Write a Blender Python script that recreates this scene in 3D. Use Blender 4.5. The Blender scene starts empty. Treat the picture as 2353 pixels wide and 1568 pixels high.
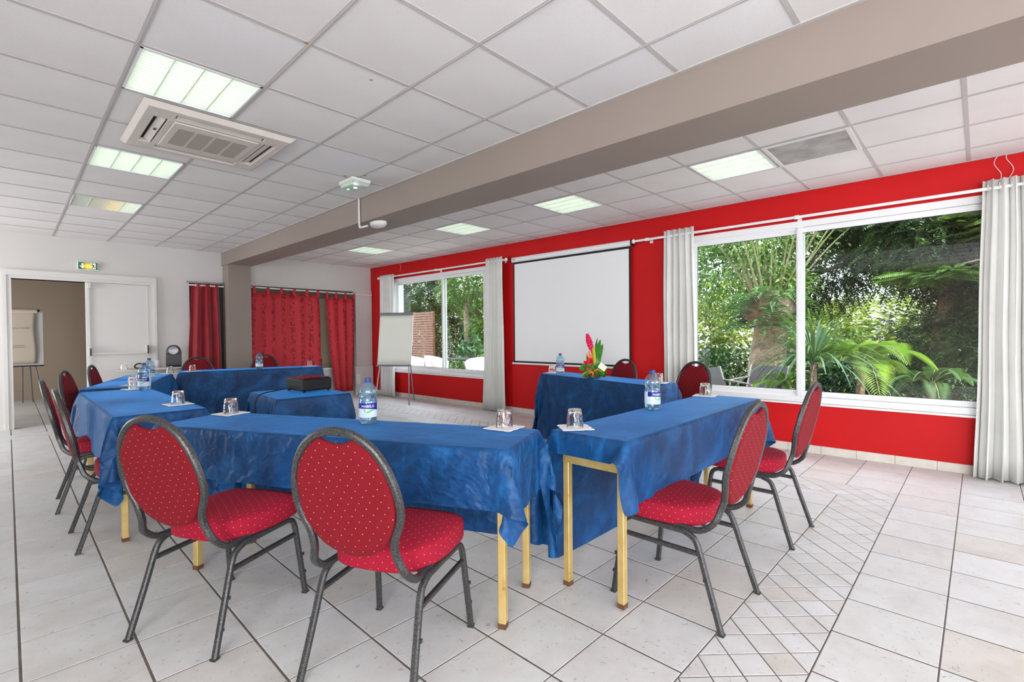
import bpy, math, random
import numpy as np
from math import sin, cos, pi, sqrt, atan2, radians, hypot
from mathutils import Vector, Matrix

random.seed(7)
RNG = np.random.default_rng(11)
S = bpy.context.scene
COL = S.collection

# ------------------------------------------------------------------ camera
CZ = 1.256
cd = bpy.data.cameras.new('camera')
cam = bpy.data.objects.new('camera', cd)
COL.objects.link(cam)
S.camera = cam
cd.sensor_fit = 'HORIZONTAL'
cd.sensor_width = 36.0
cd.lens = 1117.0 / 2353.0 * 36.0
cd.clip_start = 0.02
cd.clip_end = 300
YAW, PIT, ROL = .8041, -.0141, -.0084
_f = Vector((sin(YAW) * cos(PIT), cos(YAW) * cos(PIT), sin(PIT)))
_r = Vector((cos(YAW), -sin(YAW), 0))
_u = _r.cross(_f)
_R = cos(ROL) * _r + sin(ROL) * _u
_U = -sin(ROL) * _r + cos(ROL) * _u
m = Matrix(((_R.x, _U.x, -_f.x, 0), (_R.y, _U.y, -_f.y, 0), (_R.z, _U.z, -_f.z, CZ), (0, 0, 0, 1)))
cam.matrix_world = m

# ------------------------------------------------------------------ exposure
S.view_settings.view_transform = 'Standard'
S.view_settings.look = 'None'
S.view_settings.exposure = 0.2
S.view_settings.gamma = 1.0
S.view_settings.use_curve_mapping = False
try:
    S.cycles.use_denoising = True
    S.cycles.max_bounces = 10
    S.cycles.transparent_max_bounces = 24
    S.cycles.sample_clamp_indirect = 6
except Exception:
    pass

# ------------------------------------------------------------------ world and sun
SKY = 2.4
FIX = 1.2        # brightness of the ceiling fixtures
w = bpy.data.worlds.new('world')
S.world = w
w.use_nodes = True
nt = w.node_tree
bg = nt.nodes['Background']
sky = nt.nodes.new('ShaderNodeTexSky')
sky.sky_type = 'NISHITA'
sky.sun_disc = False
sky.sun_elevation = radians(58)
sky.sun_rotation = radians(200)
sky.altitude = 10
sky.air_density = 1.0
sky.dust_density = 4.0
mixn = nt.nodes.new('ShaderNodeMix')
mixn.data_type = 'RGBA'
mixn.inputs[0].default_value = 0.7
mixn.inputs[7].default_value = (7.0, 7.4, 8.0, 1)
nt.links.new(sky.outputs[0], mixn.inputs[6])
nt.links.new(mixn.outputs[2], bg.inputs[0])
bg.inputs[1].default_value = 0.42 * SKY

sd = bpy.data.lights.new('sun', 'SUN')
sd.energy = 7.0
sd.angle = radians(1.5)
sd.color = (1.0, 0.95, 0.85)
sun = bpy.data.objects.new('sun', sd)
COL.objects.link(sun)
# the sun stands behind the building, high: it lights the garden and not the room
sun.rotation_euler = Vector((0.30, 0.45, -1.0)).to_track_quat('-Z', 'Y').to_euler()


# added fill lamps, out of view, that brighten the ceiling and the rooms
def fill_lamp(loc, rot, sx, sy, energy, col=(1.0, .985, .97)):
    ld = bpy.data.lights.new('fill_lamp', 'AREA')
    ld.shape = 'RECTANGLE'
    ld.size, ld.size_y = sx, sy
    ld.energy = energy
    ld.color = col
    lo = bpy.data.objects.new('fill_lamp', ld)
    COL.objects.link(lo)
    lo.location = loc
    lo.rotation_euler = rot
    return lo


FILL = 1.0
fill_lamp((-1.1, -4.62, 1.3), (radians(90), 0, radians(180)), 2.6, 2.2, 50 * FILL)
fill_lamp((3.1, -4.62, 1.4), (radians(90), 0, radians(180)), 3.8, 1.8, 70 * FILL)
for y_, w_ in ((-2.4, 3.4), (8.1, 2.2)):
    fill_lamp((-3.32, y_, 1.45), (radians(90), 0, radians(-90)), w_, 1.7, 58 * w_ * FILL * (1.1 if y_ < 0 else .5))
fill_lamp((-1.85, 12.0, 1.2), (radians(90), 0, radians(-90)), 1.6, 1.4, 55 * FILL)  # added lamp before a solid wall, brightens the back room


# ------------------------------------------------------------------ materials
def lin(c):
    c = c / 255.0
    return c / 12.92 if c <= 0.04045 else ((c + 0.055) / 1.055) ** 2.4


def rgb(r, g, b):
    return (lin(r), lin(g), lin(b), 1)


class NT:
    def __init__(s, mat):
        s.t = mat.node_tree
        s.b = s.t.nodes['Principled BSDF']

    def n(s, typ, **kw):
        x = s.t.nodes.new(typ)
        for k, v in kw.items():
            setattr(x, k, v)
        return x

    def l(s, a, b):
        s.t.links.new(a, b)

    def noise(s, scale, detail=3, rough=.5, dist=0., coord=None, ntype=None):
        x = s.n('ShaderNodeTexNoise')
        x.inputs['Scale'].default_value = scale
        x.inputs['Detail'].default_value = detail
        x.inputs['Roughness'].default_value = rough
        x.inputs['Distortion'].default_value = dist
        if ntype:
            try:
                x.noise_type = ntype
            except Exception:
                pass
        if coord is not None:
            s.l(coord, x.inputs['Vector'])
        return x

    def ramp(s, fac, stops):
        r = s.n('ShaderNodeValToRGB')
        e = r.color_ramp.elements
        e[0].position, e[0].color = stops[0]
        e[1].position, e[1].color = stops[-1]
        for p, c in stops[1:-1]:
            q = e.new(p)
            q.color = c
        s.l(fac, r.inputs[0])
        return r

    def mix(s, fac, a, b, mode='MIX'):
        x = s.n('ShaderNodeMix')
        x.data_type = 'RGBA'
        x.blend_type = mode
        for v, i in ((fac, 0), (a, 6), (b, 7)):
            if isinstance(v, (int, float)):
                x.inputs[i].default_value = v
            elif isinstance(v, tuple):
                x.inputs[i].default_value = v
            else:
                s.l(v, x.inputs[i])
        return x.outputs[2]

    def bump(s, h, strength=.2, dist=.002):
        x = s.n('ShaderNodeBump')
        x.inputs['Strength'].default_value = strength
        x.inputs['Distance'].default_value = dist
        s.l(h, x.inputs['Height'])
        s.l(x.outputs[0], s.b.inputs['Normal'])
        return x


def mat(name, col, rough=.5, metal=0., spec=None, **kw):
    mt = bpy.data.materials.new(name)
    mt.use_nodes = True
    b = mt.node_tree.nodes['Principled BSDF']
    b.inputs['Base Color'].default_value = col
    b.inputs['Roughness'].default_value = rough
    b.inputs['Metallic'].default_value = metal
    if spec is not None:
        b.inputs['Specular IOR Level'].default_value = spec
    for k, v in kw.items():
        b.inputs[k.replace('_', ' ')].default_value = v
    return mt


def vary(mt, col, amount=.12, scale=6., bump=0., bscale=200., bdist=.001, coord='Object'):
    t = NT(mt)
    tc = t.n('ShaderNodeTexCoord')
    nz = t.noise(scale, 4, .55, 0., tc.outputs[coord])
    d = tuple(c * (1 - amount) for c in col[:3]) + (1,)
    u = tuple(min(1, c * (1 + amount)) for c in col[:3]) + (1,)
    r = t.ramp(nz.outputs[0], [(.3, d), (.7, u)])
    t.l(r.outputs[0], t.b.inputs['Base Color'])
    if bump:
        n2 = t.noise(bscale, 2, .5, 0., tc.outputs[coord])
        t.bump(n2.outputs[0], bump, bdist)
    return t


M = {}
c = rgb(232, 231, 230)
M['ceil'] = mat('ceiling_tile_white', c, .9)
t = NT(M['ceil'])
tc = t.n('ShaderNodeTexCoord')
oi = t.n('ShaderNodeObjectInfo')
nz = t.noise(180, 2, .6, 0, tc.outputs['Object'])
pit = t.ramp(nz.outputs[0], [(.33, (.0, .0, .0, 1)), (.42, (1, 1, 1, 1))])
big = t.noise(1.3, 3, .5, 0, tc.outputs['Object'])
tone = t.ramp(oi.outputs['Random'], [(0., rgb(230, 227, 225)), (.5, rgb(235, 232, 230)), (1., rgb(231, 229, 230))])
dirt = t.ramp(big.outputs[0], [(.35, rgb(236, 233, 230)), (.6, (1, 1, 1, 1))])
cc = t.mix(.35, tone.outputs[0], dirt.outputs[0], 'MULTIPLY')
cc = t.mix(pit.outputs[0], rgb(216, 213, 212), cc)
t.l(cc, t.b.inputs['Base Color'])
t.bump(pit.outputs[0], .25, .0015)

M['tbar'] = mat('ceiling_grid_paint', rgb(192, 187, 185), .8)
M['slab'] = mat('ceiling_void', rgb(90, 88, 86), .9)
M['white_wall'] = mat('white_wall_paint', rgb(212, 209, 206), .75)
vary(M['white_wall'], rgb(212, 209, 206), .03, 1.5, .15, 320, .0006)
M['red_wall'] = mat('red_wall_paint', rgb(198, 10, 15), .62, spec=.3)
vary(M['red_wall'], rgb(198, 10, 15), .10, .8, .35, 260, .0012)
M['taupe'] = mat('taupe_paint', rgb(146, 133, 125), .6)
vary(M['taupe'], rgb(146, 133, 125), .03, 1.2, .15, 260, .0006)
M['backroom'] = mat('beige_backroom_paint', rgb(172, 156, 138), .7)
M['alu'] = mat('white_lacquered_aluminium', rgb(236, 237, 238), .32)
M['seal'] = mat('black_rubber_seal', rgb(22, 22, 24), .6)
M['door'] = mat('white_door_paint', rgb(216, 213, 210), .45)
M['black'] = mat('black_plastic', rgb(20, 20, 21), .3)
M['blackmat'] = mat('black_matt', rgb(24, 24, 26), .75)
M['grey'] = mat('grey_plastic', rgb(120, 122, 126), .45)
M['steel'] = mat('satin_grey_metal', rgb(150, 152, 156), .35, .7)
M['chrome'] = mat('chrome', rgb(225, 225, 228), .12, 1.)
M['paper'] = mat('white_paper', rgb(244, 243, 240), .85)
M['napkin'] = mat('white_tissue_napkin', rgb(250, 248, 248), .9)
vary(M['napkin'], rgb(250, 248, 248), .03, 30, .5, 260, .0008)
M['screen'] = mat('projection_screen_fabric', rgb(238, 239, 240), .85)
M['pvc'] = mat('white_plastic', rgb(228, 228, 226), .4)

# floor tiles
M['tile'] = mat('stone_look_floor_tile', rgb(224, 219, 212), .28)
t = NT(M['tile'])
geo = t.n('ShaderNodeNewGeometry')
oi = t.n('ShaderNodeObjectInfo')
add = t.n('ShaderNodeVectorMath', operation='MULTIPLY_ADD')
cmb = t.n('ShaderNodeCombineXYZ')
for i in range(3):
    t.l(oi.outputs['Random'], cmb.inputs[i])
add.inputs[1].default_value = (37., 53., 17.)
t.l(cmb.outputs[0], add.inputs[0])
t.l(geo.outputs['Position'], add.inputs[2])
n1 = t.noise(2.2, 6, .65, .4, add.outputs[0])
n2 = t.noise(38, 5, .72, .8, add.outputs[0])
n3 = t.noise(7, 4, .6, .3, add.outputs[0])
a = t.ramp(n1.outputs[0], [(.28, rgb(212, 211, 209)), (.5, rgb(224, 224, 223)), (.72, rgb(232, 233, 234))])
b_ = t.ramp(n3.outputs[0], [(.3, rgb(226, 216, 205)), (.6, (1, 1, 1, 1))])
cc = t.mix(.3, a.outputs[0], b_.outputs[0], 'MULTIPLY')
pits = t.ramp(n2.outputs[0], [(.31, rgb(120, 112, 106)), (.40, (1, 1, 1, 1))])
cc = t.mix(.55, cc, pits.outputs[0], 'MULTIPLY')
tn = t.ramp(oi.outputs['Random'], [(0, rgb(236, 229, 221)), (.22, rgb(240, 239, 238)), (1, rgb(246, 246, 248))])
cc = t.mix(.8, cc, tn.outputs[0], 'MULTIPLY')
t.l(cc, t.b.inputs['Base Color'])
rr = t.ramp(n1.outputs[0], [(.3, (.46, .46, .46, 1)), (.7, (.34, .34, .34, 1))])
t.l(rr.outputs[0], t.b.inputs['Roughness'])
t.bump(n2.outputs[0], .12, .0012)
M['grout'] = mat('dark_cement_grout', rgb(104, 95, 89), .9)
vary(M['grout'], rgb(104, 95, 89), .25, 9, .4, 240, .001)
M['skirt'] = mat('skirting_tile_stone', rgb(220, 214, 204), .35)
vary(M['skirt'], rgb(218, 212, 202), .07, 12)

# blue velvet tablecloth
def velvet(name, crumple):
    mt = mat(name, rgb(14, 84, 146), .5)
    t = NT(mt)
    tc = t.n('ShaderNodeTexCoord')
    mp = t.n('ShaderNodeMapping')
    mp.inputs['Scale'].default_value = (1., 2.2, 1.)
    t.l(tc.outputs['Object'], mp.inputs[0])
    n1 = t.noise(3.0, 5, .6, 1.4, mp.outputs[0])
    n2 = t.noise(11, 4, .6, 2.2, tc.outputs['Object'])
    a = t.ramp(n1.outputs[0], [(.28, rgb(8, 52, 92)), (.5, rgb(12, 68, 120)), (.75, rgb(30, 102, 164))])
    b_ = t.ramp(n2.outputs[0], [(.3, rgb(186, 196, 210)), (.62, (1, 1, 1, 1))])
    cc = t.mix(.75, a.outputs[0], b_.outputs[0], 'MULTIPLY')
    t.l(cc, t.b.inputs['Base Color'])
    t.b.inputs['Sheen Weight'].default_value = .7
    t.b.inputs['Sheen Roughness'].default_value = .28
    t.b.inputs['Sheen Tint'].default_value = rgb(60, 150, 235)
    t.b.inputs['Specular IOR Level'].default_value = .3
    # creases: warped cell borders over soft waves
    w1 = t.noise(5, 3, .5, 0, tc.outputs['Object'])
    wa = t.n('ShaderNodeVectorMath', operation='MULTIPLY_ADD')
    wa.inputs[1].default_value = (.5, .5, .5)
    t.l(w1.outputs['Color'], wa.inputs[0])
    t.l(tc.outputs['Object'], wa.inputs[2])
    hs = None
    for sc_, am in ((8.0, 1.0), (17., .4)):
        vo = t.n('ShaderNodeTexVoronoi', feature='F1')
        vo.inputs['Scale'].default_value = sc_
        t.l(wa.outputs[0], vo.inputs['Vector'])
        mu = t.n('ShaderNodeMath', operation='MULTIPLY_ADD')
        mu.inputs[1].default_value = am
        t.l(vo.outputs['Distance'], mu.inputs[0])
        if hs is None:
            mu.inputs[2].default_value = 0
        else:
            t.l(hs, mu.inputs[2])
        hs = mu.outputs[0]
    ge = t.n('ShaderNodeNewGeometry')      # only the hanging sides are creased, the pressed top stays flat
    sp = t.n('ShaderNodeSeparateXYZ')
    t.l(ge.outputs['True Normal'], sp.inputs[0])
    fl_ = t.n('ShaderNodeMapRange')
    fl_.inputs['From Min'].default_value = .9
    fl_.inputs['From Max'].default_value = .4
    fl_.inputs['To Min'].default_value = .12
    t.l(sp.outputs[2], fl_.inputs['Value'])
    mm = t.n('ShaderNodeMath', operation='MULTIPLY')
    t.l(hs, mm.inputs[0])
    t.l(fl_.outputs[0], mm.inputs[1])
    t.bump(mm.outputs[0], crumple, .022)
    return mt


M['cloth'] = velvet('blue_velvet_tablecloth', .28)
M['cloth_crumpled'] = velvet('crumpled_blue_velvet_tablecloth', .45)


def dots(name, base, dark, axes, cell=.0245, ang=.5, rad=.085, two=False):
    mt = mat(name, base, .85, spec=.2)
    t = NT(mt)
    tc = t.n('ShaderNodeTexCoord')
    sp = t.n('ShaderNodeSeparateXYZ')
    t.l(tc.outputs['Object'], sp.inputs[0])
    cb = t.n('ShaderNodeCombineXYZ')
    if axes == (0, 1):      # the seat: the weave runs on down its sides
        t.l(tc.outputs['UV'], sp.inputs[0])
        t.l(sp.outputs[0], cb.inputs[0])
        t.l(sp.outputs[1], cb.inputs[1])
    else:
        t.l(sp.outputs[axes[0]], cb.inputs[0])
        t.l(sp.outputs[axes[1]], cb.inputs[1])
    mp = t.n('ShaderNodeMapping')
    mp.inputs['Rotation'].default_value = (0, 0, ang)
    mp.inputs['Scale'].default_value = (1 / cell, 1 / cell, 0)
    t.l(cb.outputs[0], mp.inputs[0])
    fr = t.n('ShaderNodeVectorMath', operation='FRACTION')
    t.l(mp.outputs[0], fr.inputs[0])
    ds = t.n('ShaderNodeVectorMath', operation='DISTANCE')
    t.l(fr.outputs[0], ds.inputs[0])
    ds.inputs[1].default_value = (.5, .5, 0)
    lt = t.n('ShaderNodeMath', operation='LESS_THAN')
    t.l(ds.outputs['Value'], lt.inputs[0])
    lt.inputs[1].default_value = rad
    nz = t.noise(420, 2, .5, 0, tc.outputs['Object'])
    cr = t.ramp(nz.outputs[0], [(.3, dark), (.7, base)])
    cc = t.mix(lt.outputs[0], cr.outputs[0], rgb(240, 214, 150))
    t.l(cc, t.b.inputs['Base Color'])
    t.bump(nz.outputs[0], .25, .0008)
    t.b.inputs['Sheen Weight'].default_value = .06
    t.b.inputs['Sheen Tint'].default_value = rgb(255, 110, 130)
    return mt


M['chair_back_shaded'] = dots('red_dotted_upholstery_back_shaded', rgb(124, 17, 30), rgb(104, 10, 22), (0, 2), .031, .62, .044)  # same fabric as the seat, shade on the upright back put into the colour
M['chair_seat_lit'] = dots('red_dotted_upholstery_seat_lit', rgb(160, 24, 50), rgb(136, 15, 38), (0, 1), .031, .62, .044)  # brighter base: the light falling on the seat is put into the colour
M['frame'] = mat('hammered_black_silver_paint', rgb(66, 66, 68), .34, .55)
t = NT(M['frame'])
tc = t.n('ShaderNodeTexCoord')
nz = t.noise(230, 3, .6, .8, tc.outputs['Object'])
r_ = t.ramp(nz.outputs[0], [(.36, rgb(40, 40, 42)), (.66, rgb(98, 98, 98))])
t.l(r_.outputs[0], t.b.inputs['Base Color'])
t.bump(nz.outputs[0], .5, .0012)
M['gold'] = mat('gold_painted_steel', rgb(186, 154, 90), .42, .45)
t = NT(M['gold'])
tc = t.n('ShaderNodeTexCoord')
nz = t.noise(9, 4, .6, 0, tc.outputs['Object'])
r_ = t.ramp(nz.outputs[0], [(.30, rgb(150, 112, 56)), (.38, rgb(198, 168, 102)), (.7, rgb(214, 190, 128))])
t.l(r_.outputs[0], t.b.inputs['Base Color'])
M['rust'] = mat('rusty_foot', rgb(96, 62, 40), .8)
M['wood_table'] = mat('table_board', rgb(150, 120, 84), .6)

M['curtain'] = mat('light_grey_curtain', rgb(226, 226, 222), .85)
vary(M['curtain'], rgb(226, 226, 222), .04, 3, .3, 500, .0006)
M['velvet'] = mat('dark_red_velvet_curtain', rgb(146, 9, 28), .7)
vary(M['velvet'], rgb(146, 9, 28), .12, 5)
M['velvet'].node_tree.nodes['Principled BSDF'].inputs['Sheen Weight'].default_value = .3
M['redcurtain'] = mat('red_flowered_curtain', rgb(196, 40, 50), .7)
t = NT(M['redcurtain'])
tc = t.n('ShaderNodeTexCoord')
mp = t.n('ShaderNodeMapping')
mp.inputs['Scale'].default_value = (6.2, 0, 5.0)
t.l(tc.outputs['UV'], mp.inputs[0])
sp = t.n('ShaderNodeSeparateXYZ')
t.l(tc.outputs['UV'], sp.inputs[0])
# vines of blossoms climbing in columns
sn = t.n('ShaderNodeMath', operation='SINE')
mu = t.n('ShaderNodeMath', operation='MULTIPLY')
mu.inputs[1].default_value = 2 * pi * 5.6
t.l(sp.outputs[0], mu.inputs[0])
t.l(mu.outputs[0], sn.inputs[0])
g1 = t.n('ShaderNodeMath', operation='GREATER_THAN')
g1.inputs[1].default_value = .15
t.l(sn.outputs[0], g1.inputs[0])
nz = t.noise(19, 5, .62, 1.2, tc.outputs['UV'])
g2 = t.n('ShaderNodeMath', operation='GREATER_THAN')
g2.inputs[1].default_value = .52
t.l(nz.outputs[0], g2.inputs[0])
a2 = t.n('ShaderNodeMath', operation='MULTIPLY')
t.l(g1.outputs[0], a2.inputs[0]); t.l(g2.outputs[0], a2.inputs[1])
cc = t.mix(a2.outputs[0], rgb(194, 44, 54), rgb(138, 16, 30))
t.l(cc, t.b.inputs['Base Color'])


def glassy(name, tint, ior=1.45, rough=.0, base_fac=.0, body=None, bodyfac=0.):
    """thin clear sheet: tinted see-through plus a fresnel reflection"""
    mt = bpy.data.materials.new(name)
    mt.use_nodes = True
    n = mt.node_tree
    n.nodes.clear()
    out = n.nodes.new('ShaderNodeOutputMaterial')
    tr = n.nodes.new('ShaderNodeBsdfTransparent')
    tr.inputs[0].default_value = tint
    gl = n.nodes.new('ShaderNodeBsdfGlossy')
    gl.inputs['Roughness'].default_value = rough
    fr = n.nodes.new('ShaderNodeFresnel')
    ge = n.nodes.new('ShaderNodeNewGeometry')
    mr = n.nodes.new('ShaderNodeMapRange')
    mr.inputs['To Min'].default_value = ior
    mr.inputs['To Max'].default_value = 1 / ior
    n.links.new(ge.outputs['Backfacing'], mr.inputs['Value'])
    n.links.new(mr.outputs[0], fr.inputs[0])
    mx = n.nodes.new('ShaderNodeMixShader')
    ad = n.nodes.new('ShaderNodeMath')
    ad.operation = 'ADD'
    ad.inputs[1].default_value = base_fac
    n.links.new(fr.outputs[0], ad.inputs[0])
    n.links.new(ad.outputs[0], mx.inputs[0])
    src = tr.outputs[0]
    if body:
        df = n.nodes.new('ShaderNodeBsdfDiffuse')
        df.inputs[0].default_value = body
        m2 = n.nodes.new('ShaderNodeMixShader')
        m2.inputs[0].default_value = bodyfac
        n.links.new(tr.outputs[0], m2.inputs[1])
        n.links.new(df.outputs[0], m2.inputs[2])
        src = m2.outputs[0]
    n.links.new(src, mx.inputs[1])
    n.links.new(gl.outputs[0], mx.inputs[2])
    n.links.new(mx.outputs[0], out.inputs[0])
    return mt


M['pane'] = glassy('window_glass', (.93, .96, .95, 1), 1.5)
M['glass'] = mat('clear_tumbler_glass', (1, 1, 1, 1), .0, Transmission_Weight=1.0, IOR=1.45)
t = NT(M['glass'])
tc = t.n('ShaderNodeTexCoord')
wvt = t.n('ShaderNodeTexVoronoi')
wvt.inputs['Scale'].default_value = 48
t.l(tc.outputs['Object'], wvt.inputs['Vector'])
t.bump(wvt.outputs['Distance'], .45, .003)
M['bottle'] = glassy('clear_blue_pet_plastic', (.66, .84, .95, 1), 1.5, .03, .05, rgb(190, 222, 240), .10)
M['water'] = mat('water', (.80, .93, 1, 1), .0, Transmission_Weight=1.0, IOR=1.2)
M['cap'] = mat('dark_blue_cap', rgb(28, 52, 132), .35)
M['lab_white'] = mat('label_pale_blue', rgb(208, 224, 242), .4)
M['lab_blue'] = mat('label_navy', rgb(16, 20, 132), .4)
M['lab_txt'] = mat('label_lettering_white', rgb(250, 250, 252), .5)
M['leafgreen'] = mat('label_leaf_green', rgb(80, 184, 90), .5)


def emis(name, col, strength, base=None):
    mt = mat(name, base or col, .6)
    b = mt.node_tree.nodes['Principled BSDF']
    b.inputs['Emission Color'].default_value = col
    b.inputs['Emission Strength'].default_value = strength
    return mt


M['tube_on'] = emis('lamp_cell_lit', (.90, 1.0, .90, 1), FIX)
M['tube_warm'] = emis('lamp_cell_yellow', (1.0, .62, .12, 1), FIX * .9, rgb(250, 210, 120))
M['tube_dim'] = emis('lamp_cell_dim', (.85, .50, .26, 1), FIX * .2, rgb(176, 130, 90))
M['tube_off'] = mat('lamp_cell_off', rgb(176, 168, 156), .5)
M['louvre'] = mat('fixture_louvre_white', rgb(236, 242, 232), .4)


# foliage
def leafmat(name, c1, c2, trans=.35, scale=1.2, rough=.45):
    mt = bpy.data.materials.new(name)
    mt.use_nodes = True
    n = mt.node_tree
    b = n.nodes['Principled BSDF']
    out = n.nodes['Material Output']
    geo = n.nodes.new('ShaderNodeNewGeometry')
    nz = n.nodes.new('ShaderNodeTexNoise')
    nz.inputs['Scale'].default_value = scale
    nz.inputs['Detail'].default_value = 3
    n.links.new(geo.outputs['Position'], nz.inputs['Vector'])
    r = n.nodes.new('ShaderNodeValToRGB')
    r.color_ramp.elements[0].position = .35
    r.color_ramp.elements[0].color = c1
    r.color_ramp.elements[1].position = .65
    r.color_ramp.elements[1].color = c2
    n.links.new(nz.outputs[0], r.inputs[0])
    n.links.new(r.outputs[0], b.inputs['Base Color'])
    b.inputs['Roughness'].default_value = rough
    tl = n.nodes.new('ShaderNodeBsdfTranslucent')
    br = n.nodes.new('ShaderNodeMix')
    br.data_type = 'RGBA'
    br.blend_type = 'MULTIPLY'
    br.inputs[0].default_value = 1
    n.links.new(r.outputs[0], br.inputs[6])
    br.inputs[7].default_value = (1.0, 1.0, .45, 1)
    n.links.new(br.outputs[2], tl.inputs[0])
    mx = n.nodes.new('ShaderNodeMixShader')
    mx.inputs[0].default_value = trans
    n.links.new(b.outputs[0], mx.inputs[1])
    n.links.new(tl.outputs[0], mx.inputs[2])
    n.links.new(mx.outputs[0], out.inputs[0])
    return mt


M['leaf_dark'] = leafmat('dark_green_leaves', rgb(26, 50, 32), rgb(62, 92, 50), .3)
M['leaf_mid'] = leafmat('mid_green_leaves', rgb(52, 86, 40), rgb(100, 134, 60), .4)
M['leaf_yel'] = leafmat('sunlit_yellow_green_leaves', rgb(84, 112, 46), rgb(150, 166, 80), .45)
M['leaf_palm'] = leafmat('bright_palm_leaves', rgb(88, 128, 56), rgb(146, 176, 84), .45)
M['leaf_fern'] = leafmat('fern_leaves', rgb(40, 76, 50), rgb(92, 128, 82), .35)
M['bark'] = mat('rough_grey_brown_bark', rgb(142, 124, 102), .9)
vary(M['bark'], rgb(128, 118, 98), .45, 7, 1., 14, .08)
M['twig'] = mat('pale_green_brown_branches', rgb(120, 124, 84), .8)
M['deck'] = mat('patio_paving', rgb(150, 144, 136), .8)
vary(M['deck'], rgb(150, 144, 136), .15, 2)
M['lawn'] = mat('dark_lawn', rgb(74, 92, 48), .9)  # plain dark green, its tone varied by noise
vary(M['lawn'], rgb(74, 92, 48), .3, 3)
M['slat'] = mat('brown_wood_slats', rgb(88, 54, 33), .6)
vary(M['slat'], rgb(88, 54, 33), .35, 7)
M['mesh'] = mat('grey_garden_fabric', rgb(38, 42, 46), .6)

# ------------------------------------------------------------------ mesh helpers


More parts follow.
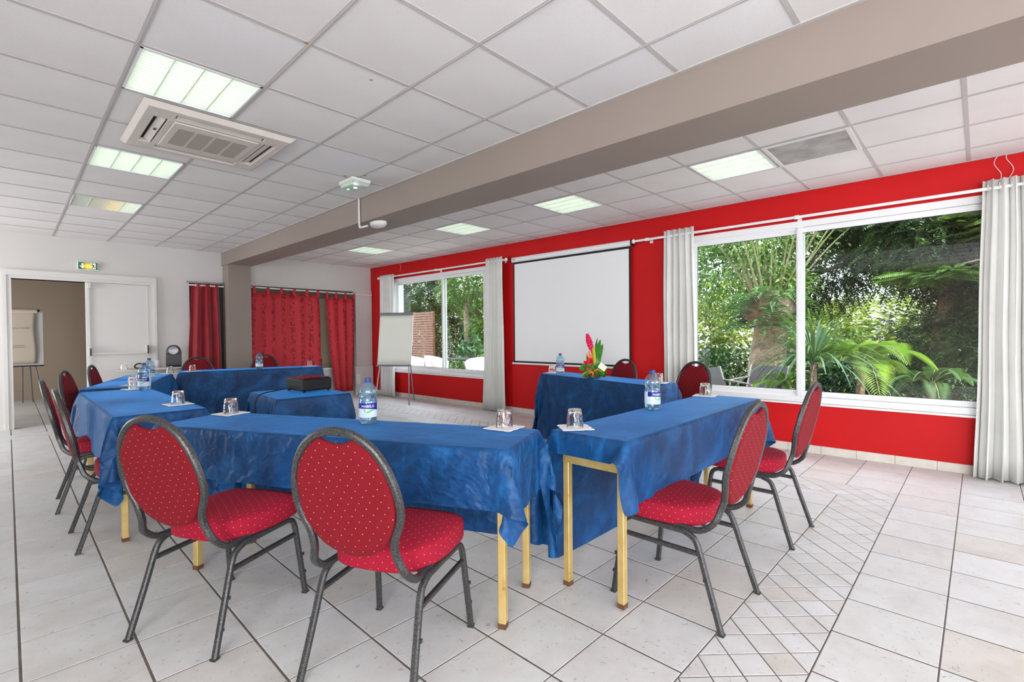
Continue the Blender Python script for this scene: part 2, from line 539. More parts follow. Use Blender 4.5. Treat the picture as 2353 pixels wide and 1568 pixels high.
class MB:
    def __init__(s):
        s.v = []
        s.f = []
        s.mi = []
        s.uv = None
        s.cur = 0

    def add(s, vs, fs):
        o = len(s.v)
        s.v += [tuple(p) for p in vs]
        s.f += [tuple(i + o for i in f) for f in fs]
        s.mi += [s.cur] * len(fs)
        return s

    def box(s, a, b, mtx=None):
        x0, y0, z0 = a
        x1, y1, z1 = b
        vs = [(x0, y0, z0), (x1, y0, z0), (x1, y1, z0), (x0, y1, z0), (x0, y0, z1), (x1, y0, z1), (x1, y1, z1), (x0, y1, z1)]
        if mtx is not None:
            vs = [tuple(mtx @ Vector(v)) for v in vs]
        return s.add(vs, [(0, 3, 2, 1), (4, 5, 6, 7), (0, 1, 5, 4), (1, 2, 6, 5), (2, 3, 7, 6), (3, 0, 4, 7)])

    def hexa(s, vs):
        return s.add(vs, [(0, 3, 2, 1), (4, 5, 6, 7), (0, 1, 5, 4), (1, 2, 6, 5), (2, 3, 7, 6), (3, 0, 4, 7)])

    def prism(s, poly, z0, z1):
        n = len(poly)
        vs = [(p[0], p[1], z0) for p in poly] + [(p[0], p[1], z1) for p in poly]
        fs = [tuple(range(n))[::-1], tuple(range(n, 2 * n))]
        fs += [(i, (i + 1) % n, n + (i + 1) % n, n + i) for i in range(n)]
        return s.add(vs, fs)

    def slabtile(s, poly, z0, z1, ch=.0012):
        """a tile with a small eased edge"""
        n = len(poly)
        cx = sum(p[0] for p in poly) / n
        cy = sum(p[1] for p in poly) / n
        ins = []
        for p in poly:
            d = hypot(p[0] - cx, p[1] - cy) + 1e-9
            k = max(0, (d - ch * 1.4) / d)
            ins.append((cx + (p[0] - cx) * k, cy + (p[1] - cy) * k))
        vs = [(p[0], p[1], z0) for p in poly] + [(p[0], p[1], z1 - ch * .6) for p in poly] + [(p[0], p[1], z1) for p in ins]
        fs = [tuple(range(2 * n, 3 * n))]
        for k in (0, 1):
            fs += [(k * n + i, k * n + (i + 1) % n, (k + 1) * n + (i + 1) % n, (k + 1) * n + i) for i in range(n)]
        return s.add(vs, fs)

    def tube(s, pts, r, n=8, caps=True, sect=None):
        P = [Vector(p) for p in pts]
        rs = r if isinstance(r, (list, tuple)) else [r] * len(P)
        T = []
        for i in range(len(P)):
            a = P[max(0, i - 1)]
            b = P[min(len(P) - 1, i + 1)]
            d = (b - a)
            T.append(d.normalized() if d.length > 1e-9 else Vector((0, 0, 1)))
        ref = Vector((0, 0, 1)) if abs(T[0].z) < .9 else Vector((1, 0, 0))
        N = (ref - T[0] * ref.dot(T[0])).normalized()
        vs, fs = [], []
        if sect is None:
            sect = [(cos(2 * pi * k / n), sin(2 * pi * k / n)) for k in range(n)]
        n = len(sect)
        for i, p in enumerate(P):
            if i:
                q = T[i - 1].rotation_difference(T[i])
                N = q @ N
                N = (N - T[i] * N.dot(T[i])).normalized()
            B = T[i].cross(N)
            for cx, cy in sect:
                vs.append(tuple(p + (N * cx + B * cy) * rs[i]))
        for i in range(len(P) - 1):
            for k in range(n):
                a = i * n + k
                b = i * n + (k + 1) % n
                fs.append((a, b, b + n, a + n))
        if caps:
            fs.append(tuple(range(n))[::-1])
            fs.append(tuple(range((len(P) - 1) * n, len(P) * n)))
        return s.add(vs, fs)

    def lathe(s, prof, n=24, c=(0, 0), mod=None):
        vs, fs = [], []
        for j, (r, z) in enumerate(prof):
            for k in range(n):
                a = 2 * pi * k / n
                rr = r * (mod(a, z) if mod else 1)
                vs.append((c[0] + rr * cos(a), c[1] + rr * sin(a), z))
        for j in range(len(prof) - 1):
            for k in range(n):
                a = j * n + k
                b = j * n + (k + 1) % n
                fs.append((a, b, b + n, a + n))
        if prof[0][0] > 1e-6:
            fs.append(tuple(range(n))[::-1])
        if prof[-1][0] > 1e-6:
            fs.append(tuple(range((len(prof) - 1) * n, len(prof) * n)))
        return s.add(vs, fs)

    def grid(s, fn, nu, nv, close_u=False):
        vs = [fn(i / (nu - (0 if close_u else 1)), j / (nv - 1)) for j in range(nv) for i in range(nu)]
        fs = []
        for j in range(nv - 1):
            for i in range(nu if close_u else nu - 1):
                a = j * nu + i
                b = j * nu + (i + 1) % nu
                fs.append((a, b, b + nu, a + nu))
        return s.add(vs, fs)

    def build(s, name, m, parent=None, smooth=False, auto=None):
        me = bpy.data.meshes.new(name)
        me.from_pydata(s.v, [], s.f)
        ms = m if isinstance(m, (list, tuple)) else [m]
        for q in ms:
            me.materials.append(q)
        if len(ms) > 1:
            me.polygons.foreach_set('material_index', s.mi)
        if smooth:
            me.polygons.foreach_set('use_smooth', [True] * len(s.f))
        if s.uv:
            ul = me.uv_layers.new(name='UVMap')
            vi = np.zeros(len(me.loops), dtype=np.int32)
            me.loops.foreach_get('vertex_index', vi)
            ul.data.foreach_set('uv', np.array(s.uv, dtype=np.float32)[vi].ravel())
        me.update()
        o = bpy.data.objects.new(name, me)
        COL.objects.link(o)
        if parent is not None:
            o.parent = parent
        if auto:
            smooth_by_angle(me, auto)
        return o


def smooth_by_angle(me, ang=35):
    """smooth shading with sharp edges above an angle"""
    import bmesh
    bm = bmesh.new()
    bm.from_mesh(me)
    for f in bm.faces:
        f.smooth = True
    lim = radians(ang)
    for e in bm.edges:
        e.smooth = not (len(e.link_faces) == 2 and e.calc_face_angle(0) > lim)
    bm.to_mesh(me)
    bm.free()


def bevel(o, wdt=.004, seg=2):
    md = o.modifiers.new('bevel', 'BEVEL')
    md.width = wdt
    md.segments = seg
    md.limit_method = 'ANGLE'
    md.angle_limit = radians(40)
    return o


def thing(name, label, cat, loc=(0, 0, 0), rz=0., group=None):
    o = bpy.data.objects.new(name, None)
    o.empty_display_size = .1
    COL.objects.link(o)
    o.location = loc
    o.rotation_euler = (0, 0, rz)
    o['label'] = label
    o['category'] = cat
    if group:
        o['group'] = group
    return o


def tag(o, label, cat, group=None, kind=None):
    o['label'] = label
    o['category'] = cat
    if group:
        o['group'] = group
    if kind:
        o['kind'] = kind
    return o


def struct(name, loc=(0, 0, 0), rz=0., label=None):
    o = bpy.data.objects.new(name, None)
    COL.objects.link(o)
    o.location = loc
    o.rotation_euler = (0, 0, rz)
    o['kind'] = 'structure'
    if label:
        o['label'] = label
        o['category'] = 'structure'
    return o


def dup(root, loc=None, rz=None, label=None, group=None):
    r = root.copy()
    COL.objects.link(r)
    if loc is not None:
        r.location = loc
    if rz is not None:
        r.rotation_euler = (0, 0, rz)
    if label:
        r['label'] = label
    if group:
        r['group'] = group
    for ch in list(root.children):
        c_ = ch.copy()
        COL.objects.link(c_)
        c_.parent = r
        for g in list(ch.children):
            d = g.copy()
            COL.objects.link(d)
            d.parent = c_
    return r


def catmull(pts, k=6):
    P = [Vector(p) for p in pts]
    out = []
    for i in range(len(P) - 1):
        p0 = P[max(0, i - 1)]
        p1 = P[i]
        p2 = P[i + 1]
        p3 = P[min(len(P) - 1, i + 2)]
        for j in range(k):
            t_ = j / k
            out.append(.5 * ((2 * p1) + (-p0 + p2) * t_ + (2 * p0 - 5 * p1 + 4 * p2 - p3) * t_ ** 2 + (-p0 + 3 * p1 - 3 * p2 + p3) * t_ ** 3))
    out.append(P[-1])
    return out


RZ = pi / 2 + math.atan(.028)      # the red wall's frame: x runs along the wall, y points into the room


def RP(s, d=0., z=0.):
    k = 1 / sqrt(1 + .028 ** 2)
    return (5.80 - .028 * s * k - d * k, s * k - .028 * d * k, z)


ZC = 2.717
# ------------------------------------------------------------------ floor
XL, XR_, YF, YB = -3.3, 6.2, -4.6, 9.6
fl = MB()
fl.box((XL, YF, -.12), (XR_, YB + .0, -.0016))
fl.box((-1.9, YB, -.12), (3.0, 14.2, -.0016))
floor = fl.build('floor', M['grout'])
floor['kind'] = 'structure'

TP = .3385
BX0, BX1, BY0, BY1 = 4.4155, 4.754, .447, .789     # border strip: vertical arm X range, lower arm Y range
FY0, FY1 = 8.655, 8.997


def clip(poly, x0, x1, y0, y1):
    for ax, val, sg in ((0, x0, 1), (0, x1, -1), (1, y0, 1), (1, y1, -1)):
        out = []
        n = len(poly)
        for i in range(n):
            a, b = poly[i], poly[(i + 1) % n]
            da, db = (a[ax] - val) * sg, (b[ax] - val) * sg
            if da >= 0:
                out.append(a)
            if (da >= 0) != (db >= 0):
                t_ = da / (da - db)
                out.append((a[0] + (b[0] - a[0]) * t_, a[1] + (b[1] - a[1]) * t_))
        poly = out
        if len(poly) < 3:
            return []
    return poly


def area(p):
    return abs(sum(p[i][0] * p[(i + 1) % len(p)][1] - p[(i + 1) % len(p)][0] * p[i][1] for i in range(len(p)))) / 2


tiles = []      # (score, poly, kind)
G = .0035
INTER = (-9, BX0, BY1, FY0)
zones = [(-9, BX0, BY1, FY0), (BX1, 9, BY0, 99), (-9, 9, -9, BY0), (-9, BX1, FY1, 99)]
floor_x1 = 5.80


def vis_score(cx, cy):
    d = Vector((cx, cy, -CZ))
    z = d.dot(_f)
    if z < .2:
        return 0
    u = abs(d.dot(_R) / z) * 1117 / 1176.5
    v_ = abs(d.dot(_U) / z) * 1117 / 784
    if u > 1.06 or v_ > 1.10:
        return 0
    return 1 / z ** 3


def yline(j):
    return .105 + .342 * j


for i in range(-12, 20):
    for j in range(-16, 48):
        x0, x1 = .015 + TP * i, .015 + TP * (i + 1)
        y0, y1 = yline(j), yline(j + 1)
        if x1 <= .02:
            y0 += .14
            y1 += .14
        if y0 > 14.1 or (y0 > YB and x0 > 3):
            continue
        for z in zones:
            q = clip([(x0 + G * 1.3, y0 + G * .8), (x1 - G * 1.3, y0 + G * .8), (x1 - G * 1.3, y1 - G * .8), (x0 + G * 1.3, y1 - G * .8)], z[0] + G * .6, z[1] - G * .6, z[2] + G * .6, z[3] - G * .6)
            if not q:
                continue
            q = clip(q, XL, 5.84 - .028 * (y0 + y1) / 2, YF, 14.1)
            if not q:
                continue
            if area(q) > .0008:
                cx = sum(p[0] for p in q) / len(q)
                cy = sum(p[1] for p in q) / len(q)
                tiles.append((vis_score(cx, cy) * area(q), q, 'floor_tile'))
dia = []
DP = .171
g = .003
for m_ in range(-60, 130):
    for n_ in range(-60, 130):
        u = (m_ + n_ + 1) * DP / 2
        v_ = (m_ - n_) * DP / 2
        cx, cy = BX1 + u - 20 * DP, BY0 + v_
        h = DP / 2 - g * 1.2
        dm = [(cx - h, cy), (cx, cy - h), (cx + h, cy), (cx, cy + h)]
        if not (XL < cx < 4.9 and .3 < cy < 9.1):
            continue
        A = clip(dm, XL, BX1 - g, BY0 + g, BY1 - g)
        done = False
        if A and area(A) > .0006 and cy < BY1 + .01:
            if BX0 < cx - h and cy > BY1 - DP / 2:
                A = clip(dm, BX0 + g, BX1 - g, BY0 + g, 20)
            elif cy + h > BY1:
                B2 = clip(dm, BX0 + g, BX1 - g, BY1 - g, 20)
                if B2 and area(B2) > .0003:
                    dia.append((vis_score(cx, cy) * area(B2), B2, 'border_tile'))
            dia.append((vis_score(cx, cy) * area(A), A, 'border_tile'))
            continue
        A = clip(dm, BX0 + g, BX1 - g, BY1 - g * 0, FY1 - g)
        if A and area(A) > .0006 and cy >= BY1 + .01:
            dia.append((vis_score(cx, cy) * area(A), A, 'border_tile'))
            continue
        A = clip(dm, XL, BX0 - g, FY0 + g, FY1 - g)
        if A and area(A) > .0006:
            dia.append((vis_score(cx, cy) * area(A), A, 'border_tile'))


def lay(lst, name, rest_name, limit=298):
    lst.sort(key=lambda q: -q[0])
    shared = {}
    rest = MB()
    k = 0
    for sc, q, nm in lst:
        if sc > 0 and k < limit:
            ox, oy = q[0]
            key = tuple(round(c_, 4) for p in q for c_ in (p[0] - ox, p[1] - oy))
            me = shared.get(key)
            if me is None:
                o = MB().slabtile([(p[0] - ox, p[1] - oy) for p in q], -.006, 0.0).build(name, M['tile'], floor)
                shared[key] = o.data
            else:
                o = bpy.data.objects.new(name, me)
                COL.objects.link(o)
                o.parent = floor
            o.location = (ox, oy, random.uniform(-.0004, .0004))
            k += 1
        else:
            rest.slabtile(q, -.006, 0.0)
    if rest.v:
        o = rest.build(rest_name, M['tile'], floor)
        o['kind'] = 'stuff'


lay(tiles, 'floor_tile', 'distant_tiles')
lay(dia, 'border_tile', 'distant_border_tiles')

# ------------------------------------------------------------------ ceiling
sl = MB()
sl.box((XL, YF, ZC + .10), (XR_, YB, ZC + .20))
sl.box((-1.9, YB + .17, 2.45), (3.0, 14.2, 2.55))
ceil = sl.build('ceiling', M['slab'])
ceil['kind'] = 'structure'
LX0, LY0 = .476, .029


def beam_l(y):
    return 2.655 - .003 * y


def beam_r(y):
    return 3.105 - .009 * y


def rx(i, y):
    return .56 + .6 * i - .018 * (y - 2.0)


def wallx(y):
    return 5.80 - .028 * y


LIGHTS = [  # region, i, j, label, cells (across x)
    ('L', 0, 5, 'square louvred ceiling light nearest the air conditioner, largest in view', 'nnnn'),
    ('L', 0, 8, 'square louvred ceiling light just beyond the air conditioner, one corner stained brown', 'nnnn'),
    ('L', 0, 11, 'half burnt out ceiling light with one yellow cell and two dull ones', 'fdyn'),
    ('R', 6, 2, 'square louvred ceiling light beside the dusty grey vent', 'nnnn'),
    ('R', 6, 5, 'second louvred ceiling light from the grey vent, beyond the beam', 'nnnn'),
    ('R', 6, 8, 'third louvred ceiling light from the grey vent, above the flip chart side', 'nnnn'),
    ('R', 6, 12, 'farthest small louvred ceiling light above the red flowered curtains', 'nnnn'),
    ('L', 0, 1, 'ceiling light overhead', 'nnnn'),
    ('L', -4, 1, 'ceiling light overhead', 'nnnn'),
    ('L', -4, 6, 'ceiling light overhead', 'nnnn'),
    ('L', -4, 11, 'ceiling light overhead', 'nnnn'),
    ('L', 0, -3, 'ceiling light overhead', 'nnnn'),
    ('L', -4, -3, 'ceiling light overhead', 'nnnn'),
    ('R', 6, -2, 'ceiling light overhead', 'nnnn'),
    ('L', 0, -6, 'ceiling light overhead', 'nnnn'),
    ('R', 6, -6, 'ceiling light overhead', 'nnnn'),
]
lightcells = {(a[0], a[1], a[2]) for a in LIGHTS}
GRILLE = ('R', 6, 1)
ct_rest = MB()
shared_ct = None


def in_view(x, y):
    d = Vector((x, y, ZC - CZ))
    z = d.dot(_f)
    return z > .2 and abs(d.dot(_R) / z) * 1117 < 1176.5 + 260 and abs(d.dot(_U) / z) * 1117 < 784 + 260


for i in range(-7, 5):
    for j in range(-9, 17):
        if ('L', i, j) in lightcells:
            continue
        x0, x1 = LX0 + .6 * i, LX0 + .6 * (i + 1)
        y0, y1 = LY0 + .6 * j, LY0 + .6 * (j + 1)
        if x1 < XL or y1 < YF:
            continue
        x0, x1, y0, y1 = max(x0, XL), min(x1, 2.64), max(y0, YF), min(y1, YB)
        if x1 - x0 < .05 or y1 - y0 < .05:
            continue
        cx, cy = (x0 + x1) / 2, (y0 + y1) / 2
        zz = ZC + .006
        if in_view(cx, cy):
            full = abs(x1 - x0 - .6) < .001 and abs(y1 - y0 - .6) < .001
            if full and shared_ct:
                o = bpy.data.objects.new('ceiling_tile', shared_ct)
                COL.objects.link(o)
                o.parent = ceil
            else:
                hx, hy = (x1 - x0) / 2 - .003, (y1 - y0) / 2 - .003
                o = MB().box((-hx, -hy, 0), (hx, hy, .016)).build('ceiling_tile', M['ceil'], ceil)
                if full:
                    shared_ct = o.data
            o.location = (cx, cy, zz)
            o.rotation_euler = (random.uniform(-.002, .002), random.uniform(-.002, .002), 0)
        else:
            ct_rest.box((x0 + .003, y0 + .003, zz), (x1 - .003, y1 - .003, zz + .016))
for i in range(4, 9):
    for j in range(-9, 17):
        if ('R', i, j) in lightcells or ('R', i, j) == GRILLE:
            continue
        y0, y1 = .074 + .6 * j, .074 + .6 * (j + 1)
        if y1 < YF:
            continue
        y0, y1 = max(y0, YF), min(y1, YB)
        if y1 - y0 < .05:
            continue
        q = []
        for y in (y0 + .003, y1 - .003):
            a = max(rx(i, y) + .003, beam_r(y) - .03)
            b = min(rx(i + 1, y) - .003, wallx(y) + .02)
            q.append((a, b))
        if q[0][1] - q[0][0] < .03 or q[1][1] - q[1][0] < .03:
            continue
        poly = [(q[0][0], y0 + .003), (q[0][1], y0 + .003), (q[1][1], y1 - .003), (q[1][0], y1 - .003)]
        cx = sum(p[0] for p in poly) / 4
        cy = sum(p[1] for p in poly) / 4
        if in_view(cx, cy):
            o = MB().prism([(p[0] - cx, p[1] - cy) for p in poly], 0, .016).build('ceiling_tile', M['ceil'], ceil)
            o.location = (cx, cy, ZC + .006)
        else:
            ct_rest.prism(poly, ZC + .006, ZC + .022)
o = ct_rest.build('tiles_out_of_sight', M['ceil'], ceil)
o['kind'] = 'stuff'
TW = .012
for i in range(-6, 5):
    x = LX0 + .6 * i
    if XL < x < 2.62:
        MB().box((x - TW, YF, ZC + .002), (x + TW, YB, ZC + .0055)).box((x - .002, YF, ZC), (x + .002, YB, ZC + .035)).build('grid_runner', M['tbar'], ceil)
for j in range(-8, 16):
    y = LY0 + .6 * j
    MB().box((XL, y - TW, ZC + .0025), (2.65, y + TW, ZC + .0055)).build('grid_runner', M['tbar'], ceil)
for i in range(5, 9):
    a, b = rx(i, YF), rx(i, YB)
    o = MB()
    o.hexa([(a - TW, YF, ZC + .002), (a + TW, YF, ZC + .002), (b + TW, YB, ZC + .002), (b - TW, YB, ZC + .002),
            (a - TW, YF, ZC + .0055), (a + TW, YF, ZC + .0055), (b + TW, YB, ZC + .0055), (b - TW, YB, ZC + .0055)])
    o.build('grid_runner', M['tbar'], ceil)
for j in range(-7, 16):
    y = .074 + .6 * j
    MB().box((beam_r(y) - .02, y - TW, ZC + .0025), (wallx(y) + .01, y + TW, ZC + .0055)).build('grid_runner', M['tbar'], ceil)
# edge angles
MB().hexa([(beam_l(YF) - .024, YF, ZC - .002), (beam_l(YF) + .002, YF, ZC - .002), (beam_l(YB) + .002, YB, ZC - .002), (beam_l(YB) - .024, YB, ZC - .002),
           (beam_l(YF) - .024, YF, ZC + .005), (beam_l(YF) + .002, YF, ZC + .005), (beam_l(YB) + .002, YB, ZC + .005), (beam_l(YB) - .024, YB, ZC + .005)]).build('edge_angle', M['tbar'], ceil)
MB().hexa([(wallx(YF) - .02, YF, ZC - .002), (wallx(YF), YF, ZC - .002), (wallx(YB), YB, ZC - .002), (wallx(YB) - .02, YB, ZC - .002),
           (wallx(YF) - .02, YF, ZC + .005), (wallx(YF), YF, ZC + .005), (wallx(YB), YB, ZC + .005), (wallx(YB) - .02, YB, ZC + .005)]).build('edge_angle', M['tbar'], ceil)
# small stains on the ceiling grid
MS = mat('rusty_stain', rgb(176, 128, 74), .8)

for x_, y_, r_s in ((1.47, 2.52, .010), (1.062, 2.43, .012), (2.29, 4.06, .02), (2.17, 4.20, .016)):
    MB().lathe([(0, -.0006), (r_s * .6, -.0006), (r_s, 0)][::-1], 9, (0, 0), lambda a, z: 1 + .35 * sin(3 * a)).build('rust_stain', MS, ceil).location = (x_, y_, ZC + .0022)
# beam and column
zb0, zb1 = 2.425, 2.497
bm = MB()
bm.hexa([(beam_l(YF), YF, 2.40), (beam_r(YF), YF, 2.40), (beam_r(YB), YB, zb1), (beam_l(YB), YB, zb1),
         (beam_l(YF), YF, ZC + .1), (beam_r(YF), YF, ZC + .1), (beam_r(YB), YB, ZC + .1), (beam_l(YB), YB, ZC + .1)])
o = bm.build('beam', M['taupe'])
o['kind'] = 'structure'
o = MB().box((2.645, 9.29, 0), (3.005, YB + .02, 2.50)).build('column', M['taupe'])
o['kind'] = 'structure'


# ------------------------------------------------------------------ walls
def wall_cells(mb, a0, a1, z0, z1, holes, f):
    xs = sorted({a0, a1, *[h[0] for h in holes], *[h[1] for h in holes]})
    zs = sorted({z0, z1, *[h[2] for h in holes], *[h[3] for h in holes]})
    xs = [x for x in xs if a0 <= x <= a1]
    zs = [z for z in zs if z0 <= z <= z1]
    for i in range(len(xs) - 1):
        for k in range(len(zs) - 1):
            cx, cz = (xs[i] + xs[i + 1]) / 2, (zs[k] + zs[k + 1]) / 2
            if any(h[0] < cx < h[1] and h[2] < cz < h[3] for h in holes):
                continue
            f(xs[i], xs[i + 1], zs[k], zs[k + 1])


# right wall (red), frame: x along the wall, y into the room
W1 = (-.12, 2.56, .53, 2.40)
W2 = (6.0, 8.76, .53, 2.40)
W3 = (-4.2, -1.3, .53, 2.40)
mb = MB()
wall_cells(mb, -4.8, 9.62, -.1, 2.83, [W1, W2, W3], lambda a, b, c_, d: mb.box((a, -.24, c_), (b, 0, d)))
o = mb.build('wall_right', M['red_wall'])
o.location = (5.80, 0, 0)
o.rotation_euler = (0, 0, RZ)
o['kind'] = 'structure'
# skirting tiles
bb = struct('baseboard_right', (5.80, 0, 0), RZ)
k = 0
s_ = .275 - .2985 * 16
while s_ < 9.55:
    e_ = min(s_ + .2985, 9.58)
    o = MB().box((s_ + .0015, .001, .001), (e_ - .0015, .013, .082 + random.uniform(-.001, .001))).build('skirting_tile', M['skirt'], bb)
    s_ += .2985
o = MB().box((-4.7, 0.0004, 0), (9.58, .008, .079)).build('mortar_bed', M['grout'], bb)


def window(n, W, mull, parent_z=0):
    s0, s1, z0, z1 = W
    r = struct('window_%d' % n, RP(0), RZ)
    A = M['alu']
    fr = MB()
    # outer frame stands a little proud of the wall
    for a, b, c_, d in ((s0, s0 + .055, z0, z1), (s1 - .055, s1, z0, z1)):
        fr.box((a, -.10, c_), (b, .012, d))
    fr.box((s0 - .02, -.10, z1 - .055), (s1 + .02, .014, z1 + .01))
    fr.box((s0 - .02, -.10, z0 - .01), (s1 + .02, .014, z0 + .05))
    bevel(fr.build('window_frame', A, r), .003, 1)
    MB().box((s0 - .03, -.06, z0 - .03), (s1 + .03, .045, z0 - .012)).build('sill', A, r)
    rv_ = MB()
    rv_.box((s0 + .001, -.245, z0 + .001), (s0 + .02, -.101, z1 - .001)).box((s1 - .02, -.245, z0 + .001), (s1 - .001, -.101, z1 - .001))
    rv_.box((s0 + .02, -.245, z1 - .02), (s1 - .02, -.101, z1 - .001)).box((s0 + .02, -.26, z0 + .001), (s1 - .02, -.101, z0 + .02))
    rv_.build('reveal', M['white_wall'], r)
    # two tracks
    MB().box((s0 + .05, -.085, z0 + .05), (s1 - .05, -.02, z0 + .068)).box((s0 + .05, -.085, z1 - .073), (s1 - .05, -.02, z1 - .055)).build('track', A, r)
    hole0 = (s0 + .055, mull + .035)
    hole1 = (mull - .035, s1 - .055)
    for (a, b), d0 in ((hole0, -.035), (hole1, -.075)):
        sh = MB()
        w_ = .045
        zz0, zz1 = z0 + .055, z1 - .06
        sh.box((a, d0, zz0), (a + w_, d0 + .03, zz1)).box((b - w_, d0, zz0), (b, d0 + .03, zz1))
        sh.box((a + w_, d0, zz0), (b - w_, d0 + .03, zz0 + .052)).box((a + w_, d0, zz1 - .052), (b - w_, d0 + .03, zz1))
        so = bevel(sh.build('sash', A, r), .003, 1)
        MB().box((a + w_ - .004, d0 + .012, zz0 + .048), (b - w_ + .004, d0 + .018, zz1 - .048)).build('glass_pane', M['pane'], so)
        sl_ = MB()
        q0, q1, q2, q3, e = a + w_, b - w_, zz0 + .052, zz1 - .052, .004
        sl_.box((q0, d0 + .018, q2), (q1, d0 + .022, q2 + e)).box((q0, d0 + .018, q3 - e), (q1, d0 + .022, q3))
        sl_.box((q0, d0 + .018, q2), (q0 + e, d0 + .022, q3)).box((q1 - e, d0 + .018, q2), (q1, d0 + .022, q3))
        sl_.build('rubber_seal', M['seal'], so)
    MB().box((mull - .022, -.012, z0 + .05), (mull + .022, .006, z1 - .055)).build('meeting_rail', A, r)
    return r


window(1, W1, 1.362)
window(2, W2, 7.17)
window(3, W3, -2.7)

# back wall (white) at Y = 9.6
mb = MB()
wall_cells(mb, -3.5, 2.70, -.1, 2.83, [(.048, .84, -.2, 2.085), (2.14, 2.66, -.2, 2.19)], lambda a, b, c_, d: mb.box((a, YB, c_), (b, YB + .16, d)))
wall_cells(mb, 2.98, 5.70, -.1, 2.83, [(3.0, 5.13, .60, 2.19)], lambda a, b, c_, d: mb.box((a, YB, c_), (b, YB + .22, d)))
mb.box((2.66, YB, -.1), (2.98, YB + .2, 2.83))
o = mb.build('wall_back', M['white_wall'])
o['kind'] = 'structure'
# ledge over the curtained window and recessed pier beside the corner
o = MB().box((3.006, YB - .03, 2.185), (5.53, YB - .001, 2.215)).build('trim_1', M['white_wall'])
o['kind'] = 'structure'
o = MB().box((5.14, YB - .05, .0), (5.52, YB - .001, 2.184)).build('trim_2', M['white_wall'])
o['kind'] = 'structure'
# baseboards at the back
o = MB().box((-3.2, YB - .014, 0), (.0, YB - .001, .085)).build('baseboard_back', M['skirt'])
o['kind'] = 'structure'
# left and front walls, out of the picture
mb = MB()
wall_cells(mb, YF, YB, -.1, 2.83, [(-4.1, -.7, .6, 2.3), (7.0, 9.2, .6, 2.3)], lambda a, b, c_, d: mb.box((XL - .2, a, c_), (XL, b, d)))
o = mb.build('wall_left', mat('stone_grey_paint', rgb(172, 164, 156), .8))  # unseen wall, toned down to weaken its reflection in the window panes
o['kind'] = 'structure'
mb = MB()
wall_cells(mb, XL, 6.2, -.1, 2.83, [(-2.4, .2, .1, 2.2), (1.2, 5.0, .5, 2.3)], lambda a, b, c_, d: mb.box((a, YF - .2, c_), (b, YF, d)))
o = mb.build('wall_front', M['white_wall'])
o['kind'] = 'structure'

# room behind the open doorway
br = MB()
br.box((-1.9, 14.0, -.1), (3.0, 14.15, 2.5))
br.box((-2.0, YB + .16, -.1), (-1.9, 14.15, 2.5))
br.box((2.9, YB + .23, -.1), (3.0, 14.15, 2.5))
o = br.build('wall_far', M['backroom'])
o['kind'] = 'structure'
o = MB().box((-1.9, 13.98, 0), (2.9, 13.999, .18)).build('baseboard_far', M['backroom'])
o['kind'] = 'structure'

# window recess behind the flowered curtains: roller shutter
wd = struct('window_4', (0, 0, 0))
mb = MB()
for k in range(32):
    z = .60 + k * .05
    MB().box((3.0, YB + .10, z), (5.13, YB + .118, z + .0475)).build('shutter_slat', mat('beige_shutter', rgb(178, 164, 140), .5) if k == 0 else bpy.data.materials['beige_shutter'], wd)
MB().box((3.0, YB + .124, .6), (5.13, YB + .14, 2.19)).build('shutter_sky_block', M['slab'], wd)  # sheet added to keep the bright sky from showing between the slats
MB().box((3.0, YB + .07, 2.02), (5.13, YB + .13, 2.19)).build('shutter_box', mat('brown_shutter_box', rgb(110, 98, 84), .6), wd)
MB().box((3.006, YB - .05, .575), (5.13, YB + .15, .60)).build('sill', M['alu'], wd)
# small recess behind velvet curtain
wd5 = struct('window_5', (0, 0, 0))
MB().box((2.14, YB + .10, 0), (2.66, YB + .14, 2.19)).build('closed_panel', mat('dark_closet', rgb(90, 84, 78), .8), wd5)
MB().box((2.10, YB - .03, 2.17), (2.645, YB - .002, 2.20)).build('head_rail', M['steel'], wd5)

# ------------------------------------------------------------------ door
dr = struct('door_1', (0, YB, 0))
f = MB()
f.box((.0, -.03, 0), (.048, .165, 2.085)).box((1.60, -.03, 0), (1.645, .16, 2.085)).box((0, -.03, 2.085), (1.645, .165, 2.13))
f.build('door_frame', M['door'], dr)
f = MB()
f.box((-.035, -.045, 0), (.0, -.002, 2.13)).box((1.645, -.045, 0), (1.68, -.002, 2.13)).box((-.035, -.045, 2.13), (1.68, -.002, 2.205))
f.build('architrave', M['door'], dr)
f = MB()
f.box((.815, -.02, .005), (1.60, .02, 2.083))
lf = bevel(f.build('door_leaf', M['door'], dr), .004, 1)
f = MB()
f.box((.858, -.026, 1.0), (.870, -.0205, 2.07)).box((1.556, -.026, 1.0), (1.568, -.0205, 2.07)).box((.858, -.026, 2.06), (1.568, -.0205, 2.072))
f.build('panel_moulding', M['door'], lf)
ph = MB()
ph.box((.85, -.085, 1.00), (1.55, -.058, 1.03))
pb = bevel(ph.build('panic_bar', M['door'], dr), .004, 2)
MB().box((.835, -.10, .99), (.872, -.022, 1.13)).box((.835, -.10, 1.99), (.872, -.022, 2.07)).box((1.53, -.10, 1.02), (1.565, -.022, 1.13)).build('latch_case', M['door'], dr)
MB().box((.846, -.112, .985), (.866, -.1005, 1.10)).box((1.538, -.112, 1.0), (1.556, -.1005, 1.13)).build('latch_lever', M['black'], dr)
MB().box((.848, -.05, .02), (.858, -.03, 1.99)).build('vertical_rod', M['door'], dr)

# ------------------------------------------------------------------ ceiling fixtures


